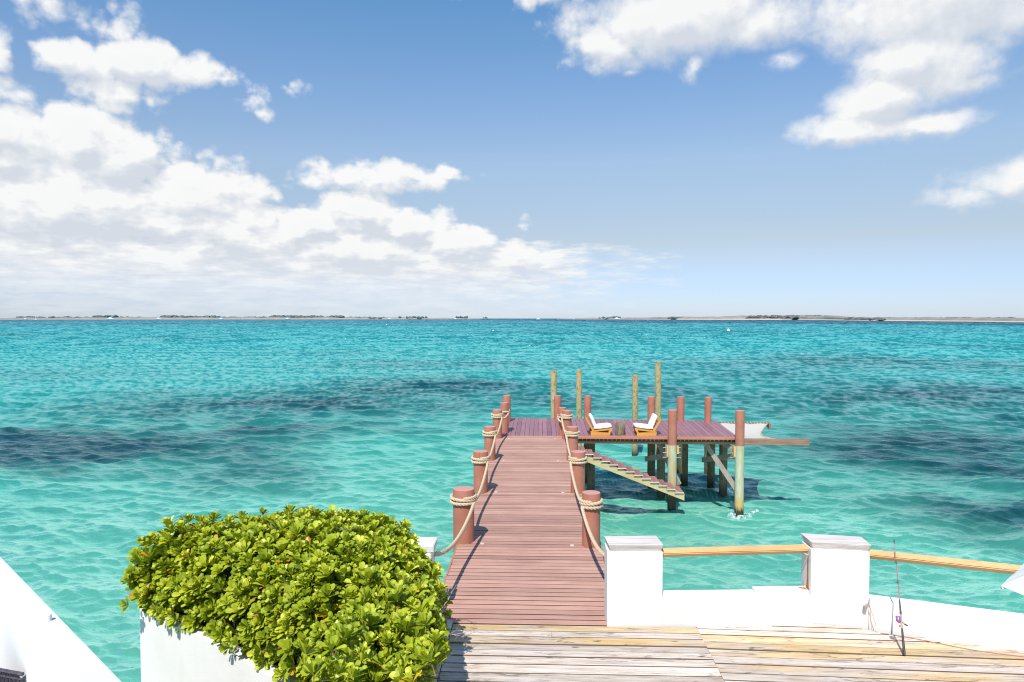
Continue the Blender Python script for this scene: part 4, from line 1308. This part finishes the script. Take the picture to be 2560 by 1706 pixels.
# ------------------------------------------------------------------ the shrub
def build_shrub():
    rg = np.random.RandomState(12)
    poly = np.array([(-4.66, 7.60), (-4.30, 7.98), (-3.6, 8.15), (-2.4, 8.22), (-1.52, 8.12), (-1.20, 7.5), (-1.03, 6.7), (-1.02, 5.8), (-1.08, 4.6), (-1.60, 5.65), (-2.28, 6.14), (-3.42, 6.95)])
    NP = len(poly)

    def sdist(x, y):
        d = np.full_like(x, 1e9); inside = np.zeros_like(x, bool); nx = np.zeros_like(x); ny = np.zeros_like(x)
        for i in range(NP):
            a = poly[i]; b = poly[(i + 1) % NP]; e_ = b - a
            t = np.clip(((x - a[0]) * e_[0] + (y - a[1]) * e_[1]) / (e_ @ e_), 0, 1)
            px = a[0] + t * e_[0]; py = a[1] + t * e_[1]
            dd = np.hypot(x - px, y - py)
            m_ = dd < d
            d = np.where(m_, dd, d); nx = np.where(m_, px - x, nx); ny = np.where(m_, py - y, ny)
            c = ((a[1] > y) != (b[1] > y)) & (x < (b[0] - a[0]) * (y - a[1]) / (b[1] - a[1] + 1e-12) + a[0])
            inside ^= c
        L = np.hypot(nx, ny) + 1e-9
        return d, inside, nx / L, ny / L
    Rr = .62; zb = 3.0; Hh = .80
    P = []; Nn = []; depth = []
    # interior / top, three layers
    for layer, (cnt, off) in enumerate([(2200, 0.0), (520, .18), (250, .36)]):
        k = 0
        while k < cnt:
            x = rg.uniform(-4.8, -.8, 4000); y = rg.uniform(4.5, 8.3, 4000)
            d, ins, nx, ny = sdist(x, y)
            for i in np.where(ins)[0]:
                if k >= cnt: break
                f = min(1, d[i] / Rr)
                hump = .10 * (fbm(np.array([x[i] * 1.6]), np.array([y[i] * 1.6]), 3, 4)[0] - .5) * 2 + .05 * math.sin(x[i] * 2.3 + y[i])
                gap = fbm(np.array([x[i] * 2.1 + 5]), np.array([y[i] * 2.1]), 3, 19)[0]
                if layer == 0 and gap < .41 and rg.rand() < .85: continue
                if layer > 0 and gap < .30 and rg.rand() < .5: continue
                s = math.sqrt(max(0, 1 - (1 - f) ** 2))
                lift = np.interp(x[i], [-4.8, -4.2, -3.6, -2.6, -1.4, -.8], [-.34, -.13, .01, -.02, .0, -.06])
                z = zb + (Hh + lift) * s + hump * s - off
                P.append((x[i], y[i], z)); nn = np.array([nx[i] * (1 - f), ny[i] * (1 - f), .35 + s]); Nn.append(nn / np.linalg.norm(nn)); depth.append(layer)
                k += 1
    # flanks
    per = [np.linalg.norm(poly[(i + 1) % NP] - poly[i]) for i in range(NP)]
    tot = sum(per)
    for layer, (cnt, off) in enumerate([(1150, 0.0), (420, .15)]):
        for _ in range(cnt):
            q = rg.rand() * tot
            for i in range(NP):
                if q < per[i]: break
                q -= per[i]
            a = poly[i]; b = poly[(i + 1) % NP]; e_ = (b - a) / per[i]; no = np.array([-e_[1], e_[0]])
            # outward
            mid = (a + b) / 2 + no * .05
            dd, ins, _, _ = sdist(np.array([mid[0]]), np.array([mid[1]]))
            if ins[0]: no = -no
            ph = rg.uniform(-.10, 1.35)
            x, y = a + e_ * q
            inn_ = Rr * (1 - math.cos(ph)) + off
            x -= no[0] * inn_; y -= no[1] * inn_
            if ph < 0: x -= no[0] * .0; 
            lift = np.interp(x, [-4.8, -4.2, -3.6, -2.6, -1.4, -.8], [-.34, -.13, .01, -.02, .0, -.06])
            z = zb + (Hh + lift) * math.sin(ph) + rg.normal(0, .03)
            w = rg.normal(0, .05)
            P.append((x + no[0] * w, y + no[1] * w, z))
            nn = np.array([no[0] * math.cos(ph), no[1] * math.cos(ph), .25 + math.sin(max(ph, 0))]); Nn.append(nn / np.linalg.norm(nn)); depth.append(layer)
    V = []; F = []; T = []
    st_ = [(0.0, .10), (.30, .46), (.62, .92), (.86, .98), (1.0, .50)]
    tips = []
    for (p, n_, dp) in zip(P, Nn, depth):
        if p[0] < -4.62: continue
        p = np.array(p) + (n_ * min(.15, abs(rg.normal(0, .07))) if dp == 0 else 0); ax = n_ + rg.normal(0, .22, 3); ax[2] += .25; ax /= np.linalg.norm(ax)
        tips.append((p, ax, dp))
        u = np.cross(ax, [0, 0, 1.0]); u = u / (np.linalg.norm(u) + 1e-6) if np.linalg.norm(u) > .05 else np.array([1.0, 0, 0]); v = np.cross(ax, u)
        nl = rg.randint(9, 14); size = rg.uniform(.68, 1.32)
        rt_ = rg.uniform(.25, .8)
        yel = rg.rand() < .02
        for k in range(nl):
            f = k / nl
            spl = R(9 + 58 * f ** .9) + rg.normal(0, .10)      # inner leaves upright, outer spread
            az_ = k * 2.4 + rg.normal(0, .2)
            L = (.052 + .038 * math.sin(min(1, f * 1.6 + .2) * math.pi / 2)) * size * rg.uniform(.85, 1.15)
            Wd = L * rg.uniform(.42, .54)
            rad = u * math.cos(az_) + v * math.sin(az_)
            d_ = ax * math.cos(spl) + rad * math.sin(spl)
            nr_ = ax * math.sin(spl) - rad * math.cos(spl)       # upper side of the leaf
            sd = np.cross(d_, nr_)
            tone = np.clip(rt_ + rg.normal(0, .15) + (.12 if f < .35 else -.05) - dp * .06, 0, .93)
            if yel and f > .5: tone = .965
            elif rg.rand() < .006: tone = .97 + .03 * rg.rand()
            b0 = len(V)
            base = p + rad * .006 - ax * (.02 * f)
            cup = .42 * Wd; droop = rg.uniform(.02, .16) * L
            for (s_, w_) in st_:
                c = base + d_ * (L * s_) - nr_ * (droop * s_ * s_)
                V.append(c - sd * Wd * .5 * w_ + nr_ * cup * w_ * .5); V.append(c - nr_ * .0); V.append(c + sd * Wd * .5 * w_ + nr_ * cup * w_ * .5)
                T += [tone] * 3
            for q in range(len(st_) - 1):
                o = b0 + q * 3
                F.append((o, o + 1, o + 4, o + 3)); F.append((o + 1, o + 2, o + 5, o + 4))
    sh = empty('shrub', (-2.8, 6.9, 2.8), 'large glossy yellow-green shrub spilling over the white planter beside the walkway', 'shrub')
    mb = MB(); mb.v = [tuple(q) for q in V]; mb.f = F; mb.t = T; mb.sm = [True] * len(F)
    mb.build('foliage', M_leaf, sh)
    # stems: from the soil up to the rosettes
    mb = MB()
    roots = [np.array([x, y, 2.76]) for x, y in zip(rg.uniform(-4.1, -1.4, 60), rg.uniform(6.0, 8.0, 60))]
    roots = [r_ for r_ in roots if sdist(np.array([r_[0]]), np.array([r_[1]]))[0][0] > .35 and sdist(np.array([r_[0]]), np.array([r_[1]]))[1][0]]
    roots = np.array(roots)
    idx = rg.permutation(len(tips))[:1500]
    for i in idx[:1100]:
        p, ax, dp = tips[i]
        j = np.argmin(np.linalg.norm(roots[:, :2] - p[:2], axis=1) + rg.uniform(0, .4, len(roots)))
        r0 = roots[j]
        m1 = r0 * .45 + p * .55 + rg.normal(0, .05, 3); m1[2] = r0[2] + (p[2] - r0[2]) * .45
        m2 = p - ax * .10 + rg.normal(0, .012, 3)
        mb.tube([r0, m1, m2, p], [.011, .008, .005, .0035], 5, False)
    mb.build('stems', M_twig, sh)
    # bare dead twigs poking out
    M_dt = simple('bare_grey_twig', (.46, .38, .34), .85, .1)
    def twig(p, d, L, r, lev, top=True):
        nonlocal mb
        if top: mb = MB()
        pts = [Vector(p)]; dd = Vector(d).normalized()
        for k in range(4):
            dd = (dd + Vector(rg.normal(0, .22, 3))).normalized(); pts.append(pts[-1] + dd * L / 4)
        mb.tube(pts, [r, r * .85, r * .7, r * .5, r * .35], 5)
        if lev:
            for k in (1, 2, 3):
                if rg.rand() < .8: twig(pts[k], dd + Vector(rg.normal(0, .8, 3)), L * .45, r * .55, lev - 1, False)
        if top: mb.build('dead_twig', M_dt, sh)
    twig((-1.20, 7.6, 3.45), (.25, .1, .8), .42, .006, 2)
    twig((-1.05, 6.9, 3.2), (.75, .1, .25), .36, .006, 2)
    twig((-.95, 6.4, 3.15), (.9, .3, .1), .34, .006, 2)
    for _ in range(26):
        i = rg.randint(0, 1250); p, ax, dp = tips[i]
        twig(p - ax * .06, ax + rg.normal(0, .9, 3), rg.uniform(.16, .34), .0045, 1)
    return sh


build_shrub()

# ------------------------------------------------------------------ fishing rod
butt = Vector((4.11, 7.65, DZ + .012)); tipp = Vector((4.345, 8.36, 3.50))
dr_ = (tipp - butt); dr_n = dr_.normalized()
rod = empty('fishing_rod', tuple(butt), 'short spinning rod with a purple reel propped against the timber rail', 'fishing rod')
L = lambda f: butt + dr_ * f
MB().tube([L(0), L(.02), L(.10), L(.20), L(.22)], [.013, .015, .0135, .011, .010], 12).build('grip', M_black, rod)
MB().tube([L(.22), L(.34)], [.0105, .010], 12).build('reel_seat', M_shell, rod)
MB().tube([L(.34), L(.37), L(.46)], [.012, .010, .007], 12).build('fore_grip', M_black, rod)
MB().tube([L(.46), L(.8), L(1)], [.0062, .0048, .003], 8).build('blank', M_pink, rod)
side = Vector((-1, -.35, 0)).normalized()
reel = MB(); c0 = L(.30) + side * .045
reel.tube([c0 - dr_n * .03, c0 - dr_n * .012, c0 + dr_n * .012, c0 + dr_n * .035], [.014, .026, .022, .026], 14)
ro = reel.build('reel', M_purple, rod)
MB().tube([L(.27) + side * .008, L(.27) + side * .04], .006, 8).build('reel_foot', M_orange, ro)
MB().tube([L(.25) + side * .03, L(.235) + side * .03], .010, 8).build('drag_knob', M_orange, ro)
MB().tube([c0 - dr_n * .02, c0 - dr_n * .035 - side * .06, c0 - dr_n * .07 - side * .095], .0042, 6).tube([c0 - dr_n * .085 - side * .125, c0 - dr_n * .062 - side * .088], .008, 8).build('crank_handle', M_black, ro)
for f, r_ in ((.62, .014), (.80, .010), (.995, .008)):
    g_ = MB(); cc_ = L(f) + side * (r_ + .004)
    u1 = dr_n.cross(side).normalized()
    g_.tube([cc_ + (side * math.cos(a) + u1 * math.sin(a)) * r_ for a in np.linspace(0, 2 * math.pi, 13)], .0022, 5)
    g_.tube([L(f - .02), L(f + .02)], .0062, 6)
    g_.build('line_guide', M_black, rod)

# dangling wires and broken fixture on the second pillar
fx = empty('broken_fixture', (4.03, 8.37, 2.72), 'broken grey light fixture with dangling wires on the second pillar', 'light fixture')
MB().hexa([(3.985, 8.355, 2.62), (4.02, 8.35, 2.61), (4.02, 8.372, 2.61), (3.985, 8.376, 2.62), (3.99, 8.335, 2.70), (4.04, 8.33, 2.735), (4.04, 8.368, 2.735), (3.99, 8.372, 2.70)]).build('housing', M_shell, fx, bevel=.004)
MB().tube([(4.05, 8.345, 2.79), (4.052, 8.33, 2.76), (4.04, 8.325, 2.735), (4.055, 8.315, 2.68), (4.075, 8.28, 2.58), (4.10, 8.26, 2.49)], .0032, 6).build('wire', M_wire, fx)
MB().tube([(4.045, 8.34, 2.735), (4.05, 8.31, 2.66), (4.045, 8.29, 2.54), (4.05, 8.27, DZ + .01), (4.10, 8.22, DZ + .008)], .003, 6).build('wire', M_wire, fx)
MB().tube([(4.05, 8.35, 2.81), (4.055, 8.335, 2.76)], .004, 6).build('wire', M_wire, fx)
cd = []
for k in range(60):
    f = k / 59; xx = 4.12 + 4.2 * f
    cd.append((xx, 8.20 - (xx - 4.12) * .30 - .16 * math.sin(math.pi * min(1, f * 1.3)) + .02 * math.sin(f * 23), DZ + .009))
tag(MB().tube(cd, .0045, 6).build('cord', M_wire), 'thin reddish cord lying on the deck along the foot of the wall', 'cord')

# ------------------------------------------------------------------ umbrella (its left corner is in view)
um = empty('umbrella', (4.25, 4.28, DZ), 'white canvas parasol whose pointed corner enters at the right edge', 'umbrella')
cA = Vector((2.78, 4.13, 4.60)); e1 = Vector((.857, -.515, 0)); e2 = Vector((.70, .714, 0)); SD = 1.95
rim = [cA, cA + e1 * SD, cA + (e1 + e2) * SD, cA + e2 * SD]
ctr = cA + (e1 + e2) * SD / 2
apex = ctr + Vector((0, 0, .52))
mb = MB(); NQ = 10
for k in range(4):
    A, Bq = rim[k], rim[(k + 1) % 4]
    vs = []
    for i in range(NQ + 1):
        s_ = i / NQ
        for j in range(9):
            w_ = j / 8
            p = apex.lerp(A, s_).lerp(apex.lerp(Bq, s_), w_)
            p = p + Vector((0, 0, -.035 * math.sin(math.pi * w_) * s_ + .006 * math.sin(w_ * 19 + s_ * 9)))
            vs.append(p)
    vs += [Vector(vs[NQ * 9 + j]) - Vector((0, 0, .05 * min(1, j + .01, 8.01 - j))) for j in range(9)]
    mb.add(vs, [(i * 9 + j, i * 9 + j + 1, (i + 1) * 9 + j + 1, (i + 1) * 9 + j) for i in range(NQ + 1) for j in range(8)], False)
cn = mb.build('canopy', M_canvas, um)
cn.modifiers.new('thickness', 'SOLIDIFY').thickness = .004
mb = MB(); mb.tube([(ctr.x, ctr.y, DZ), tuple(apex)], .024, 12); mb.build('pole', M_greywood, um)
mb = MB(); mb.lathe(ctr.x, ctr.y, [(.26, DZ), (.26, DZ + .06), (.08, DZ + .09), (.04, DZ + .25)], 24); mb.build('base', M_slab, um)
for k in range(4):
    m_ = MB(); m_.tube([apex - Vector((0, 0, .03)), rim[k] - Vector((0, 0, .012))], .008, 6); m_.build('rib', M_greywood, um)

# ------------------------------------------------------------------ lower balcony with parapet and wicker chair
bal = empty('balcony_parapet', (-3, 3.9, 3.5), 'smooth white balcony parapet cutting diagonally across the lower left corner', 'parapet wall')
d_ = Vector((1.94, -1.66, 0)).normalized(); nb = Vector((.650, .760, 0)).normalized()
a0 = Vector((-3.86, 4.73, 0)) - d_ * 2.6; a1 = Vector((-1.92, 3.07, 0)) + d_ * 2.2
w_ = .145
poly_ = [tuple(a0[:2]), tuple((a0 - nb * w_)[:2]), tuple((a1 - nb * w_)[:2]), tuple(a1[:2])]
MB().prism(poly_, -1.2, 4.5).build('parapet', M_white2, bal, bevel=.014, seg=3)
MB().lathe(-2.74, 3.69, [(.017, 4.49), (.016, 4.535), (.010, 4.54)], 14).build('peg', M_white2, bal)
fl_ = [tuple((a0 - nb * w_)[:2]), tuple((a0 - nb * 3.2)[:2]), tuple((a1 - nb * 3.2)[:2]), tuple((a1 - nb * w_)[:2])]
tag(MB().prism(fl_, 3.2, 3.5).build('balcony_floor', M_white2), kind='structure')

wc = empty('wicker_armchair', (-3.35, 3.35, 3.5), 'grey wicker armchair with white cushion showing only its top corner, lower left', 'armchair')
cu = Vector((-2.90, 3.70, 0)); ex = Vector((.97, -.24, 0)).normalized(); ey = Vector((-.24, -.97, 0)).normalized()
def CP(a, b, z):
    q = cu - ex * a + ey * b
    return (q.x, q.y, z)
mb = MB()
for (z_, h_) in ((4.175, .04),):
    n_ = 34
    for k in range(n_):                                    # braided top rail
        a = k / n_ * .62
        mb.tube([CP(a, 0, z_ + .006), CP(a + .022, .012, z_ + .018), CP(a + .04, .0, z_ - .014)], .0075, 6)
    mb.tube([CP(-.005, .004, z_ + .018), CP(.62, .004, z_ + .018)], .007, 8)
    mb.tube([CP(-.005, .004, z_ - .018), CP(.62, .004, z_ - .018)], .007, 8)
mb.build('top_rail', M_wicker, wc)
mb = MB()
for k in range(22):
    a = .01 + k / 21 * .60
    mb.tube([CP(a, .0, 4.16), CP(a, -.01, 3.95), CP(a, 0, 3.70)], .010, 6)
mb.build('woven_back', M_wicker, wc)
for (a, b) in ((.03, .02), (.59, .02), (.03, .58), (.59, .58)):
    MB().tube([CP(a, b, 3.5), CP(a, b, 3.93)], .02, 8).build('leg', M_wicker, wc)
mb = MB(); mb.hexa([CP(.0, .06, 3.78), CP(.62, .06, 3.78), CP(.62, .62, 3.78), CP(.0, .62, 3.78), CP(.0, .06, 3.92), CP(.62, .06, 3.92), CP(.62, .62, 3.92), CP(.0, .62, 3.92)][:8])
mb.build('seat_cushion', M_cush, wc, bevel=.03, seg=3)
mb = MB(); mb.hexa([CP(-.02, .03, 3.88), CP(.60, .03, 3.88), CP(.60, .19, 3.88), CP(-.02, .19, 3.88), CP(-.035, .022, 4.15), CP(.60, .022, 4.15), CP(.60, .13, 4.15), CP(-.035, .13, 4.15)])
mb.build('back_cushion', M_cush, wc, bevel=.03, seg=3)
